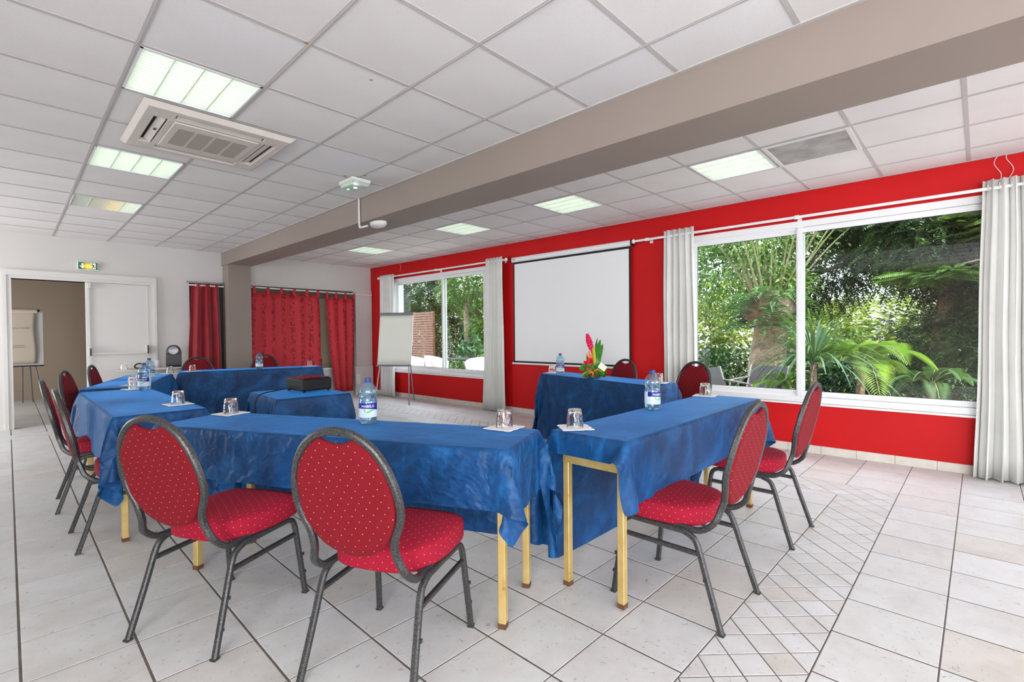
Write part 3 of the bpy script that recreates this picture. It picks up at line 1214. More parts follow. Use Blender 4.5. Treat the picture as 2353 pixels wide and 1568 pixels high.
def ceiling_light(region, i, j, label, cells, seen=True):
    if region == 'L':
        cx, cy, rz = LX0 + .6 * i + .3, LY0 + .6 * j + .3, 0
    else:
        cy = .074 + .6 * j + .3
        cx, rz = rx(i, cy) + .3, .018
    t_ = thing('ceiling_light', label, 'light', (cx, cy, ZC), rz, 'louvred ceiling lights')
    h = .288
    hs = MB()
    hs.box((-h, -h, .085), (h, h, .09))
    for a in ((-h, -h, -h + .004, h), (h - .004, -h, h, h), (-h, -h, h, -h + .004), (-h, h - .004, h, h)):
        hs.box((a[0], a[1], .0), (a[2], a[3], .085))
    hs.box((-h, -h, -.002), (h, -h + .012, .001)).box((-h, h - .012, -.002), (h, h, .001)).box((-h, -h, -.002), (-h + .012, h, .001)).box((h - .012, -h, -.002), (h, h, .001))
    hs.build('housing', M['alu'], t_)
    cw = (2 * h - .03) / 4
    for k, ch in enumerate(cells):
        x0 = -h + .015 + k * cw
        m_ = {'n': M['tube_on'], 'y': M['tube_warm'], 'd': M['tube_dim'], 'f': M['tube_off']}[ch]
        MB().box((x0 + .008, -h + .02, .048), (x0 + cw - .008, h - .02, .052)).build('lamp_cell', m_, t_)
    lv = MB()
    for k in range(1, 4):
        x = -h + .015 + k * cw
        lv.box((x - .0025, -h + .01, .002), (x + .0025, h - .01, .034))
    for k in range(17):
        y = -h + .03 + k * (2 * h - .06) / 16
        lv.box((-h + .012, y - .0012, .004), (h - .012, y + .0012, .028))
    o = lv.build('louvre', M['louvre'], t_)
    return t_


for k, a in enumerate(LIGHTS):
    lab = a[3]
    if lab == 'ceiling light overhead':
        lab = 'square louvred ceiling light near the %s, outside the picture' % ('camera ceiling', 'left wall front', 'left wall middle', 'left wall back', 'front wall left', 'left front corner', 'red wall front', 'front wall', 'front right corner')[k - 7]
    ceiling_light(*a[:3], lab, a[4])

# dusty vent
cy = .074 + .6 * 1 + .3
t_ = thing('ceiling_vent', 'square grey dusty vent panel set in the white ceiling', 'vent', (rx(6, cy) + .3, cy, ZC), .018)
vm = mat('dusty_grey_filter', rgb(150, 148, 146), .9)
vt = vary(vm, rgb(172, 169, 167), .3, 5, .25, 70, .001)
MB().box((-.262, -.262, -.004), (.262, .262, .004)).build('filter_panel', vm, t_)
f = MB()
for a in ((-.295, -.295, .295, -.262), (-.295, .262, .295, .295), (-.295, -.262, -.262, .262), (.262, -.262, .295, .262)):
    f.box((a[0], a[1], -.008), (a[2], a[3], .003))
bevel(f.build('frame', M['pvc'], t_), .003, 1)

# air conditioner cassette
ac = thing('air_conditioner', 'square cream ceiling cassette air conditioner with four air slots', 'air conditioner', (1.057, 4.123, ZC), 0)
mc = mat('cream_plastic', rgb(216, 208, 200), .45)
vary(mc, rgb(216, 208, 200), .05, 3)
h = .458
body = MB()
# frame ring sloped towards its edge, with four recessed slots left open
def ring(mb, o_, i_, zo, zi, zt=None):
    vs = []
    for r_, z_ in ((o_, zo), (i_, zi)):
        vs += [(-r_, -r_, z_), (r_, -r_, z_), (r_, r_, z_), (-r_, r_, z_)]
    mb.add(vs, [(k_, (k_ + 1) % 4, 4 + (k_ + 1) % 4, 4 + k_) for k_ in range(4)])
ring(body, h, h - .03, -.002, -.030)
ring(body, h, h, .0, -.002)
zl = -.030
a0, a1, b0 = .300, .375, .27     # slot from radius a0 to a1, half length b0
def flat(mb, x0, x1, y0, y1, z=zl, th=.028):
    mb.box((x0, y0, z), (x1, y1, z + th))
H = h - .03
flat(body, -H, H, -H, -a1)
flat(body, -H, H, a1, H)
flat(body, -H, -a1, -a1, a1)
flat(body, a1, H, -a1, a1)
for sx in (-1, 1):
    for sy in (-1, 1):
        x0, x1 = sorted((sx * b0, sx * a1)); y0, y1 = sorted((sy * b0, sy * a1))
        flat(body, x0, x1, y0, y1)
for sgn in (-1, 1):
    y0, y1 = sorted((sgn * .262, sgn * a0))
    flat(body, -b0, b0, y0, y1)
    flat(body, y0, y1, -b0, b0)
bevel(body.build('face_frame', mc, ac), .003, 1)
gr = MB()
gr.box((-.262, -.262, -.036), (.262, .262, -.004))
gp = bevel(gr.build('intake_panel', mc, ac), .004, 1)
gm = mat('intake_grille_grey', rgb(172, 162, 152), .7)
for k in range(4):
    x0 = -.222 + k * .113
    MB().box((x0, -.18, -.0385), (x0 + .098, .18, -.036)).build('grille', gm, gp)
for (dx, dy, rz_) in ((0, -1, 0), (0, 1, pi), (-1, 0, -pi / 2), (1, 0, pi / 2)):
    s1 = MB().box((-b0, a0, -.026), (b0, a1, -.004)) if False else MB()
    mt = Matrix.Rotation(rz_, 4, 'Z')
    s1.box((-b0, -a1, -.006), (b0, -a0, -.002), mt)
    s1.build('air_slot', M['blackmat'], ac)
    fl_ = MB()
    mt2 = mt @ Matrix.Translation((0, -(a0 + a1) / 2 + .006, -.019)) @ Matrix.Rotation(radians(-16 if (dx, dy) != (-1, 0) else -30), 4, 'X')
    fl_.box((-b0 + .01, -.022, -.003), (b0 - .01, .024, .003), mt2)
    bevel(fl_.build('flap', mc, ac), .002, 1)
MB().box((-.34, -.052, -.033), (-.325, -.02, -.0302)).build('indicator', M['black'], ac)

# emergency light at the beam edge
el = thing('emergency_light', 'small white emergency light with a green glow on the ceiling by the beam', 'light', (2.30, 4.26, ZC - .004), .0)
hs = MB()
hs.box((-.095, -.13, -.028), (.095, .13, 0))
bevel(hs.build('base', M['pvc'], el), .006, 2)
df = MB()
vs = []
for r_, z_ in ((1.0, -.028), (.86, -.060)):
    vs += [(-.09 * r_, -.125 * r_, z_), (.09 * r_, -.125 * r_, z_), (.09 * r_, .125 * r_, z_), (-.09 * r_, .125 * r_, z_)]
df.add(vs, [(0, 1, 5, 4), (1, 2, 6, 5), (2, 3, 7, 6), (3, 0, 4, 7), (4, 5, 6, 7)])
df.build('diffuser', glassy('ribbed_clear_diffuser', (.9, .95, .92, 1), 1.3, .2, .05, rgb(210, 222, 216), .6), el)
MB().lathe([(.0, -.0655), (.012, -.064), (.015, -.060)][::-1], 12, (.005, 0)).build('lamp', emis('white_led', (1, 1, .98, 1), 14), el)
MB().lathe([(.0, -.066), (.009, -.064), (.012, -.060)][::-1], 12, (-.02, .09)).build('green_diode', emis('green_led', (.1, 1, .25, 1), 6), el)

# motion detector and conduit on the beam
cx_ = beam_l(4.85)
co = MB()
co.tube(catmull([(cx_ - .014, 4.78, ZC), (cx_ - .014, 4.78, 2.52), (cx_ - .014, 4.775, 2.425), (cx_ - .014, 4.75, 2.405), (cx_ - .01, 4.62, 2.402)], 5), .011, 8)
tag(co.build('conduit', M['pvc'], None, True), 'thin white cable conduit running down the taupe beam', 'conduit')
md_ = thing('detector', 'white rounded detector unit under the taupe beam at the conduit end', 'detector', (2.76, 4.62, 2.458), .0)
hs = MB()
vs = []
hs.grid(lambda u, v_: (lambda a, r_, z: (r_ * .075 * cos(a) * (1 if abs(cos(a)) < .7 else .98), r_ * .12 * sin(a), z))(2 * pi * u, *[(1, 0.), (1, -.022), (.8, -.045), (.0, -.05)][int(round(v_ * 3))]), 20, 4, True)
hs.build('casing', M['pvc'], md_, True)
MB().lathe([(.0, -.056), (.006, -.054), (.008, -.049)][::-1], 10, (.0, -.03)).build('lens', M['lab_txt'], md_)

# exit sign
es = thing('exit_sign', 'small green exit sign with arrow and running figure above the doorway', 'sign', (.85, YB - .002, 2.26), 0)
GRN = mat('exit_green', rgb(16, 110, 62), .4)
hs = MB().box((-.118, -.032, 0), (.118, -.001, .128))
bevel(hs.build('casing', M['pvc'], es), .004, 1)
gm2 = bpy.data.materials.new('backlit_green_face')
gm2.use_nodes = True
t = NT(gm2)
tc = t.n('ShaderNodeTexCoord')
ds = t.n('ShaderNodeVectorMath', operation='DISTANCE')
ds.inputs[1].default_value = (.0, -.034, .06)
t.l(tc.outputs['Object'], ds.inputs[0])
r_ = t.ramp(ds.outputs['Value'], [(.012, (1.0, .62, .05, 1)), (.05, (.35, .22, .01, 1)), (.075, (.005, .04, .02, 1))])
t.l(r_.outputs[0], t.b.inputs['Emission Color'])
t.b.inputs['Emission Strength'].default_value = 1.2
t.b.inputs['Base Color'].default_value = rgb(14, 100, 56)
MB().box((-.108, -.036, .012), (.108, -.0325, .116)).build('face', gm2, es)
WH = emis('backlit_white', (1, .82, .55, 1), .35, rgb(215, 222, 214))
yy = -.0362
def flatpoly(mb, pts, y=yy, th=.0012):
    n = len(pts)
    vs = [(p[0], y, p[1]) for p in pts] + [(p[0], y - th, p[1]) for p in pts]
    mb.add(vs, [tuple(range(n)), tuple(range(n, 2 * n))[::-1]] + [(i, (i + 1) % n, n + (i + 1) % n, n + i) for i in range(n)])
    return mb
flatpoly(MB(), [(-.072, .10), (-.052, .10), (-.052, .062), (-.030, .062), (-.062, .022), (-.094, .062), (-.072, .062)]).build('arrow', WH, es)
flatpoly(MB(), [(.028, .02), (.088, .02), (.088, .108), (.028, .108)]).build('door_symbol', WH, es)
DG = mat('figure_green', rgb(10, 60, 36), .5)
fg = MB()
y2 = -.0376
flatpoly(fg, [(.050 + .008 * cos(a * pi / 4), .096 + .008 * sin(a * pi / 4)) for a in range(8)], y2)
flatpoly(fg, [(.048, .086), (.060, .084), (.066, .060), (.056, .056)], y2)
flatpoly(fg, [(.050, .084), (.034, .070), (.026, .072), (.028, .066), (.036, .064), (.054, .078)], y2)
flatpoly(fg, [(.060, .084), (.076, .074), (.080, .060), (.075, .060), (.071, .070), (.059, .076)], y2)
flatpoly(fg, [(.057, .060), (.048, .042), (.036, .022), (.043, .022), (.056, .040), (.064, .058)], y2)
flatpoly(fg, [(.060, .060), (.070, .040), (.090, .036), (.090, .042), (.075, .046), (.067, .062)], y2)
fg.build('running_figure', DG, es)

# ------------------------------------------------------------------ banquet chairs
SQ = [(1, .55), (.55, 1), (-.55, 1), (-1, .55), (-1, -.55), (-.55, -1), (.55, -1), (1, -.55)]


def prof_y(z):
    return float(np.interp(z, [.387, .444, .527, .661, .787, .935], [.092, .045, .015, -.010, -.040, -.070]))


def chair_proto(label):
    t_ = thing('banquet_chair', label, 'chair', (0, 0, 0), 0, 'red banquet chairs around the tables')
    F = M['frame']
    tr = .0118
    # legs and side rails
    for sx in (-1, 1):
        fx = sx * .226
        txp = sx * .205
        pts = [(fx, .515, 0), (sx * .212, .482, .26), (sx * .207, .471, .34), (txp, .455, .372), (txp, .425, .385)]
        m1 = MB().tube(catmull(pts, 5), tr, sect=SQ)
        m1.box((fx - .0125, .502, 0.0), (fx + .0125, .528, .008))
        for zz in (.10, .19):
            yb = .515 - .033 * zz / .26
            m1.box((fx - .005, yb + .008, zz), (fx + .005, yb + .016, zz + .012))
        m1.build('leg', F, t_, auto=40)
        pts = [(fx, 0, 0), (sx * .213, .065, .20), (sx * .206, .108, .335), (txp, .135, .370), (txp, .175, .385)]
        m1 = MB().tube(catmull(pts, 5), tr, sect=SQ)
        m1.box((fx - .0125, -.012, 0.0), (fx + .0125, .014, .008))
        for zz in (.09, .20):
            yb = .30 * zz
            m1.box((fx - .005, yb + .006, zz), (fx + .005, yb + .016, zz + .012))
        m1.build('leg', F, t_, auto=40)
        MB().tube([(txp, .17, .385), (txp, .43, .385)], tr, sect=SQ).build('side_rail', F, t_, auto=40)
        MB().tube([(sx * .2085, .095, .303), (sx * .209, .478, .303)], tr * .85, sect=SQ).build('stretcher', F, t_, auto=40)
    MB().box((-.2, .19, .378), (.2, .215, .392)).box((-.2, .40, .378), (.2, .425, .392)).build('cross_bar', F, t_)
    # hoop
    hw = [(.385, .190), (.392, .188), (.444, .186), (.50, .168), (.54, .164), (.58, .172), (.62, .190), (.66, .2025), (.70, .205), (.76, .197), (.83, .172), (.88, .140), (.915, .100), (.935, .056)]
    left = [(-.190, .255, .400), (-.190, .16, .396), (-.191, .098, .402)]
    for z, x in hw[2:]:
        left.append((-x, prof_y(z), z))
    right = [(-p[0], p[1], p[2]) for p in left[::-1]]
    pts = left + [(0, prof_y(.943), .943)] + right
    MB().tube(catmull(pts, 5), .0125, sect=SQ).build('back_frame', F, t_, auto=40)
    # padded back panel
    pn = MB()
    NXc, NR = 29, 19
    hwid = .1885

    def zb(x):
        return .70 - .212 * sqrt(max(0, 1 - (x / .19) ** 2))

    def zt(x):
        z = .70 + .235 * sqrt(max(0, 1 - (x / .19) ** 2))
        if abs(x) < .068:
            z = min(z, .900 + .021 * (x / .068) ** 2)
        return z
    xs = [hwid * sin(pi / 2 * (-1 + 2 * i / (NXc - 1))) for i in range(NXc)]
    for side in (1, -1):
        vs = []
        for j in range(NR):
            for i in range(NXc):
                x = xs[i]
                a = .5 - .5 * cos(pi * j / (NR - 1))
                z = zb(x) + (zt(x) - zb(x)) * a
                ed = min((1 - (abs(x) / .19) ** 2), 1)
                q = 4 * a * (1 - a)
                bulge = min(1, sqrt(max(0, ed)) * 2.2) * min(1, sqrt(max(0, q)) * 1.6)
                off = (.004 + (.017 if side == 1 else .012) * bulge)
                vs.append((x, prof_y(z) + side * off, z))
        fs = []
        for j in range(NR - 1):
            for i in range(NXc - 1):
                a_ = j * NXc + i
                q_ = (a_, a_ + 1, a_ + NXc + 1, a_ + NXc)
                fs.append(q_ if side == -1 else q_[::-1])
        pn.add(vs, fs)
    n0 = NXc * NR
    rim = [i for i in range(NXc)] + [j * NXc + NXc - 1 for j in range(1, NR)] + [(NR - 1) * NXc + i for i in range(NXc - 2, -1, -1)] + [j * NXc for j in range(NR - 2, 0, -1)]
    fs = [(rim[k], rim[(k + 1) % len(rim)], rim[(k + 1) % len(rim)] + n0, rim[k] + n0) for k in range(len(rim))]
    pn.f += fs
    pn.mi += [0] * len(fs)
    pn.build('backrest', M['chair_back_shaded'], t_, True)
    # seat cushion
    st = MB()
    N = 40

    def outline(k):
        a = 2 * pi * k / N
        ca, sa = cos(a), sin(a)
        e = 2 / 4.6 if sa > 0 else 2 / 3.4
        x = .222 * abs(ca) ** (e) * (1 if ca > 0 else -1)
        y = .218 * abs(sa) ** (e) * (1 if sa > 0 else -1)
        x *= 1 - .10 * max(0, -y / .218)
        return x, y
    rings = [(.94, .398), (.99, .401), (1.0, .409), (1.004, .435), (1.0, .460), (.988, .471), (.955, .479), (.88, .486), (.7, .494), (.4, .499), (.15, .5005)]
    vs = []
    uv = []
    for sc, z in rings:
        for k in range(N):
            x, y = outline(k)
            ex_ = max(0, .478 - z)
            rr_ = hypot(x, y)
            uv.append((x * (min(sc, 1) if z > .47 else 1) + x / rr_ * ex_, y * (min(sc, 1) if z > .47 else 1) + y / rr_ * ex_))
            vs.append((x * sc, .325 + y * sc, z + .010 * max(0, y / .218) * (1 if z > .45 else 0) * 0))
    fs = []
    for r_ in range(len(rings) - 1):
        for k in range(N):
            a_ = r_ * N + k
            b_2 = r_ * N + (k + 1) % N
            fs.append((a_, b_2, b_2 + N, a_ + N))
    fs.append(tuple(range(N))[::-1])
    fs.append(tuple(range((len(rings) - 1) * N, len(rings) * N)))
    st.add(vs, fs)
    st.uv = uv
    st.build('seat', M['chair_seat_lit'], t_, True)
    return t_


def fdir(fx, fy):
    """rotation that turns the chair's +y towards (fx, fy)"""
    return atan2(fy, fx) - pi / 2


CH = [
    ((.432, 2.335), (.883, .469), 'red dotted banquet chair at front table, left of the two seen from behind'),
    ((.803, 1.549), (.897, .442), 'largest red dotted banquet chair, standing at the front table before the tall bottle'),
    ((2.255, .765), (0, 1), 'red dotted chair under the right-hand table, front one of its pair'),
    ((3.347, .776), (0, 1), 'red dotted chair at the right-hand table, nearer the big window'),
    ((.262, 3.985), (1, 0), 'red chair seen edge-on at the left side table, nearer of two'),
    ((.240, 4.955), (.998, -.06), 'red chair seen edge-on at the left side table, farther of two'),
    ((.425, 6.098), (.95, -.31), 'red chair at the rotated left table, in front of the open doorway'),
    ((.705, 7.049), (.95, -.31), 'red chair at the rotated left table, in front of the white door leaf'),
    ((1.975, 8.46), (-.24, -.97), 'red chair behind the back table, in front of the dark red velvet curtain'),
    ((2.93, 8.46), (-.24, -.97), 'red chair behind the back table, behind a water bottle and the flowered curtain'),
    ((4.96, 3.01), (-.97, .24), 'red chair behind the flower table, in front of the projection screen'),
    ((4.95, 2.165), (-.97, .24), 'red chair behind the flower table, in front of the pale curtain'),
]
ch0 = chair_proto(CH[0][2])
for k, (p, fd, lab) in enumerate(CH):
    o = ch0 if k == 0 else dup(ch0, label=lab)
    o.location = (p[0], p[1], 0)
    o.rotation_euler = (0, 0, fdir(*fd))

# ------------------------------------------------------------------ tables and cloths
HT = .775


def table(label, A, ux, L, Wd, legs=None):
    """A: corner, ux: unit vector along the length; width runs to the left of it"""
    uy = (-ux[1], ux[0])
    cx = A[0] + ux[0] * L / 2 + uy[0] * Wd / 2
    cy = A[1] + ux[1] * L / 2 + uy[1] * Wd / 2
    t_ = thing('folding_table', label, 'table', (cx, cy, 0), atan2(ux[1], ux[0]), 'gold legged tables')
    l, w_ = L / 2 - .022, Wd / 2 - .022
    bevel(MB().box((-l, -w_, HT - .034), (l, w_, HT - .012)).build('tabletop', M['wood_table'], t_), .004, 1)
    q = .034
    fr = MB()
    z0, z1 = HT - .158, HT - .116
    xs = legs or (l - .02, l - .02)
    a, b = -xs[0], xs[1]
    wy = w_ - .02
    fr.box((a, -wy, z0), (b, -wy + q * .6, z1)).box((a, wy - q * .6, z0), (b, wy, z1)).box((a, -wy, z0), (a + q * .6, wy, z1)).box((b - q * .6, -wy, z0), (b, wy, z1))
    fr.build('apron', M['gold'], t_)
    for x in (a, b - q):
        for y in (-wy, wy - q):
            lg = bevel(MB().box((x, y, .02), (x + q, y + q, HT - .035)).build('leg', M['gold'], t_), .003, 1)
            MB().box((x - .001, y - .001, 0), (x + q + .001, y + q + .001, .022)).build('foot', M['rust'], lg)
    return t_, (cx, cy)


def cloth(label, A, ux, L, Wd, drops, steps=190, seed=0, hgt=HT, group='blue velvet tablecloths', st=.036, m_=None):
    """drops: overhang at -x, +x, -y, +y; relaxed with a small cloth solver around the table block"""
    uy = (-ux[1], ux[0])
    cx = A[0] + ux[0] * L / 2 + uy[0] * Wd / 2
    cy = A[1] + ux[1] * L / 2 + uy[1] * Wd / 2
    l, w_ = L / 2, Wd / 2
    rg = np.random.default_rng(seed)
    def axis(h_, da, db):
        n_ = max(4, round(2 * h_ / st))
        d_ = 2 * h_ / n_
        return d_ * np.arange(-round(da / d_) - n_ / 2, n_ / 2 + round(db / d_) + .5), d_
    X, dx = axis(l, drops[0], drops[1])
    Y, dy = axis(w_, drops[2], drops[3])
    U, V = np.meshgrid(X, Y, indexing='ij')
    eu = np.sign(U) * np.maximum(np.abs(U) - l, 0)
    ev = np.sign(V) * np.maximum(np.abs(V) - w_, 0)
    r = np.hypot(eu, ev)
    P = np.zeros(U.shape + (3,))
    k = .12
    P[..., 0] = np.clip(U, -l, l) + eu * k
    P[..., 1] = np.clip(V, -w_, w_) + ev * k
    P[..., 2] = hgt - r * .992
    P[..., :2] += rg.normal(0, .006, U.shape + (2,)) * (r > .02)[..., None]
    # gentle fold seed
    P[..., 1] += np.sign(V) * (np.abs(ev) > 0) * .012 * np.sin(U * 9 + seed) * np.abs(ev)
    pin = (r < 1e-5)
    inv = np.where(pin, 0., 1.)[..., None]
    Q = P.copy()

    def con(a, b, rest, stf):
        d = P[b] - P[a]
        ln = np.sqrt((d * d).sum(-1, keepdims=True)) + 1e-9
        wa, wb = inv[a], inv[b]
        ws = wa + wb
        ws[ws == 0] = 1
        cr = d * ((ln - rest) / ln) * stf / ws
        P[a] += cr * wa
        P[b] -= cr * wb
    sl = np.s_
    B = []
    for p in (0, 1):
        B.append((sl[p:-1:2, :], sl[p + 1::2, :], dx, 1.))
        B.append((sl[:, p:-1:2], sl[:, p + 1::2], dy, 1.))
    dg = hypot(dx, dy)
    for p in (0, 1):
        B.append((sl[p:-1:2, :-1], sl[p + 1::2, 1:], dg, .35))
        B.append((sl[p:-1:2, 1:], sl[p + 1::2, :-1], dg, .35))
    nb = []
    for p in range(4):
        nb.append((0, p))
        nb.append((1, p))
    n0, n1 = P.shape[:2]
    e = .006
    for it in range(steps):
        vel = (P - Q) * .955
        Q = P.copy()
        P = P + vel * inv
        P[..., 2] -= (9.81 * .011 ** 2) * inv[..., 0]
        for q in range(5):
            for a, b, rest, stf in B:
                pa, pb = P[a], P[b]
                if a[0].start is not None and pa.shape[0] != pb.shape[0]:
                    n_ = min(pa.shape[0], pb.shape[0])
                    a = (slice(a[0].start, a[0].start + 2 * n_ - 1, 2), a[1])
                    b = (slice(b[0].start, b[0].start + 2 * n_ - 1, 2), b[1])
                con(a, b, rest, stf)
            # bending
            con(sl[:-2, :], sl[2:, :], 2 * dx, .05)
            con(sl[:, :-2], sl[:, 2:], 2 * dy, .05)
        ins = (np.abs(P[..., 0]) < l + e) & (np.abs(P[..., 1]) < w_ + e) & (P[..., 2] < hgt - 1e-4) & (~pin)
        if ins.any():
            gx = l + e - np.abs(P[..., 0])
            gy = w_ + e - np.abs(P[..., 1])
            gz = hgt - P[..., 2]
            mx_ = ins & (gx <= gy) & (gx <= gz)
            my_ = ins & (gy < gx) & (gy <= gz)
            mz_ = ins & ~mx_ & ~my_
            P[..., 0] = np.where(mx_, np.sign(P[..., 0]) * (l + e), P[..., 0])
            P[..., 1] = np.where(my_, np.sign(P[..., 1]) * (w_ + e), P[..., 1])
            P[..., 2] = np.where(mz_, hgt, P[..., 2])
        P[..., 2] = np.maximum(P[..., 2], .012)
    P[..., 2] += np.where(pin, np.abs(rg.normal(0, .0006, pin.shape)), 0)
    mb = MB()
    vs = P.reshape(-1, 3).tolist()
    fs = [(i * n1 + j, (i + 1) * n1 + j, (i + 1) * n1 + j + 1, i * n1 + j + 1) for i in range(n0 - 1) for j in range(n1 - 1)]
    mb.add(vs, fs)
    o = mb.build('tablecloth', m_ or M['cloth'], None, True)
    # the hem of the table top stays crisp
    onx_ = np.abs(np.abs(U) - l) < 1e-5
    ony_ = np.abs(np.abs(V) - w_) < 1e-5
    edge = ((onx_ & (np.abs(V) < w_ + 1e-5)), (ony_ & (np.abs(U) < l + 1e-5)))
    ex_, ey_ = edge[0].ravel(), edge[1].ravel()
    me = o.data
    at = me.attributes.new('crease_edge', 'FLOAT', 'EDGE')
    ev_ = np.zeros(len(me.edges) * 2, dtype=np.int32)
    me.edges.foreach_get('vertices', ev_)
    ev_ = ev_.reshape(-1, 2)
    cr_ = ((ex_[ev_[:, 0]] & ex_[ev_[:, 1]]) | (ey_[ev_[:, 0]] & ey_[ev_[:, 1]])).astype(np.float32) * .8
    at.data.foreach_set('value', cr_)
    o.location = (cx, cy, .0015)
    o.rotation_euler = (0, 0, atan2(ux[1], ux[0]))
    md = o.modifiers.new('smooth', 'SUBSURF')
    md.levels = 1
    md.render_levels = 1
    tag(o, label, 'tablecloth', group)
    return o


# front table (two chairs seen from behind)
def unit(a, b):
    d = hypot(b[0] - a[0], b[1] - a[1])
    return ((b[0] - a[0]) / d, (b[1] - a[1]) / d)


T1A = (.540, 3.24)
u1 = unit(T1A, (1.427, 1.389))
table('long gold legged table under the front blue cloth, facing the two nearest chairs', T1A, u1, 2.05, .47, legs=(.80, .985))
cloth('crumpled blue velvet cloth on the front table with a tall water bottle', T1A, u1, 2.05, .47, (.28, .27, .268, .56), seed=3, m_=M['cloth_crumpled'])
# right table
T2A = (1.875, 1.115)
u2 = unit((1.895, 1.115), (3.736, 1.13))
table('gold legged table under the bright blue cloth on the right', T2A, u2, 1.865, .425)
cloth('bright blue velvet cloth on the right-hand table beside the big window', T2A, u2, 1.865, .425, (.105, .24, .30, .64), seed=5)
# flower table
u3 = unit((4.054, 2.185), (4.468, 3.837))
T3A = (4.054 + .40 * u3[1], 2.185 - .40 * u3[0])
table('gold legged table under the cloth that carries the flowers', T3A, u3, 1.703, .40)
cloth('long blue velvet cloth on the table with the tropical flowers', T3A, u3, 1.703, .40, (.27, .50, .10, .73), seed=8)
# left side table
table('gold legged table under the blue cloth at the left side', (.922, 3.735), (0, 1), 1.94, .495)
cloth('blue velvet cloth on the left side table, corner hanging low beside a red chair', (.922, 3.735), (0, 1), 1.94, .495, (.36, .30, .45, .34), seed=12)
# rotated left table
u5 = (.31, .9507)
T5A = (.452 + .476 * .9507, 5.985 - .476 * .31)
table('gold legged table hidden under the rotated left cloth', T5A, u5, 1.95, .476)
cloth('blue velvet cloth on the rotated table before the coffee machine', T5A, u5, 1.95, .476, (.30, .30, .62, .30), seed=15)
# back table
u6 = unit((1.583, 7.759), (3.384, 7.33))
table('gold legged table hidden under the back cloth', (1.583, 7.759), u6, 1.845, .45)
cloth('long blue velvet cloth on the back table before the red curtains', (1.583, 7.759), u6, 1.845, .45, (.45, .32, .70, .25), seed=18)
# projector table
T7A = (1.397, 3.812)
u7 = (.998, -.06)
table('small square table under the cloth that carries the projector', T7A, u7, .585, .72)
cloth('blue velvet cloth on the small projector table', T7A, u7, .585, .72, (.62, .62, .62, .62), seed=21)
HC = HT + .0045

# ------------------------------------------------------------------ tumblers, napkins, bottles


def glass_proto(label):
    t_ = thing('tumbler', label, 'glass', (0, 0, 0), 0, 'upturned tumblers on napkins')
    n = 32
    H_ = .090
    outer = [(.0435, 0.), (.0435, .003), (.0425, .010), (.0405, .030), (.038, .055), (.0355, .075), (.0335, .086), (.0315, H_), (.0, H_)]
    inner = [(.0, H_ - .010), (.0285, H_ - .011), (.031, H_ - .016), (.0345, .060), (.0375, .030), (.0405, .004), (.0415, .0)]
    mb = MB()

    def mod(a, z):
        return 1 + .016 * abs(sin(a * 5 + z * 60)) * (1 if .008 < z < .072 else 0)
    vs, fs = [], []
    prof = inner + outer[:]
    for j, (r_, z) in enumerate(prof):
        for k in range(n):
            a = 2 * pi * k / n
            rr = r_ * (mod(a, z) if j >= len(inner) else 1)
            vs.append((rr * cos(a), rr * sin(a), z))
    for j in range(len(prof) - 1):
        for k in range(n):
            a_, b_2 = j * n + k, j * n + (k + 1) % n
            fs.append((a_, b_2, b_2 + n, a_ + n))
    mb.add(vs, fs)
    mb.build('body', M['glass'], t_, auto=50)
    return t_


def napkin_proto(label):
    mb = MB()
    rg = random.Random(4)
    n = 9
    h_ = .078
    ed = lambda u: .004 * sin(u * 40)
    vs = []
    for lay_, z0 in ((0, 0.0006), (1, .0030)):
        for j in range(n):
            for i in range(n):
                u, v_ = -1 + 2 * i / (n - 1), -1 + 2 * j / (n - 1)
                rip = .0012 * rg.random()
                sc = 1 + .03 * sin(i * 2.1 + lay_) * (abs(v_) > .9) + .03 * sin(j * 2.3) * (abs(u) > .9)
                vs.append((u * h_ * sc, v_ * h_ * sc, z0 + rip))
    fs = []
    for lay_ in (0, 1):
        for j in range(n - 1):
            for i in range(n - 1):
                a_ = lay_ * n * n + j * n + i
                q = (a_, a_ + 1, a_ + n + 1, a_ + n)
                fs.append(q if lay_ else q[::-1])
    rim = [i for i in range(n)] + [j * n + n - 1 for j in range(1, n)] + [(n - 1) * n + i for i in range(n - 2, -1, -1)] + [j * n for j in range(n - 2, 0, -1)]
    for k in range(len(rim)):
        a_, b_2 = rim[k], rim[(k + 1) % len(rim)]
        fs.append((a_, b_2, b_2 + n * n, a_ + n * n))
    mb.add(vs, fs)
    o = mb.build('napkin', M['napkin'], None)
    tag(o, label, 'napkin', 'white napkins under tumblers')
    return o


GL = [
    ((1.745, 1.74), .2, 'at the right end of the crumpled front cloth'),
    ((1.985, 1.475), .9, 'on the near left end of the bright right-hand cloth'),
    ((.950, 3.33), .3, 'at the left end of the crumpled front cloth'),
    ((.83, 4.08), .1, 'on the left side table, standing alone'),
    ((3.640, 1.49), .2, 'at the window end of the right-hand table'),
    ((.80, 5.60), .2, 'on the left side table, half behind a bottle'),
    ((.86, 6.06), .7, 'near end of the rotated left table'),
    ((1.46, 7.60), .5, 'far end of the rotated table, near the coffee machine'),
    ((1.76, 7.80), .3, 'left end of the back table'),
    ((3.27, 7.55), .2, 'right end of the back table'),
    ((4.60, 3.755), .2, 'on the flower table beside the small bottle'),
    ((4.30, 2.20), .2, 'on the flower table, peeking out behind a big bottle'),
]
g0 = glass_proto('upturned clear tumbler ' + GL[0][2])
n0_ = napkin_proto('white paper napkin under the tumbler ' + GL[0][2])
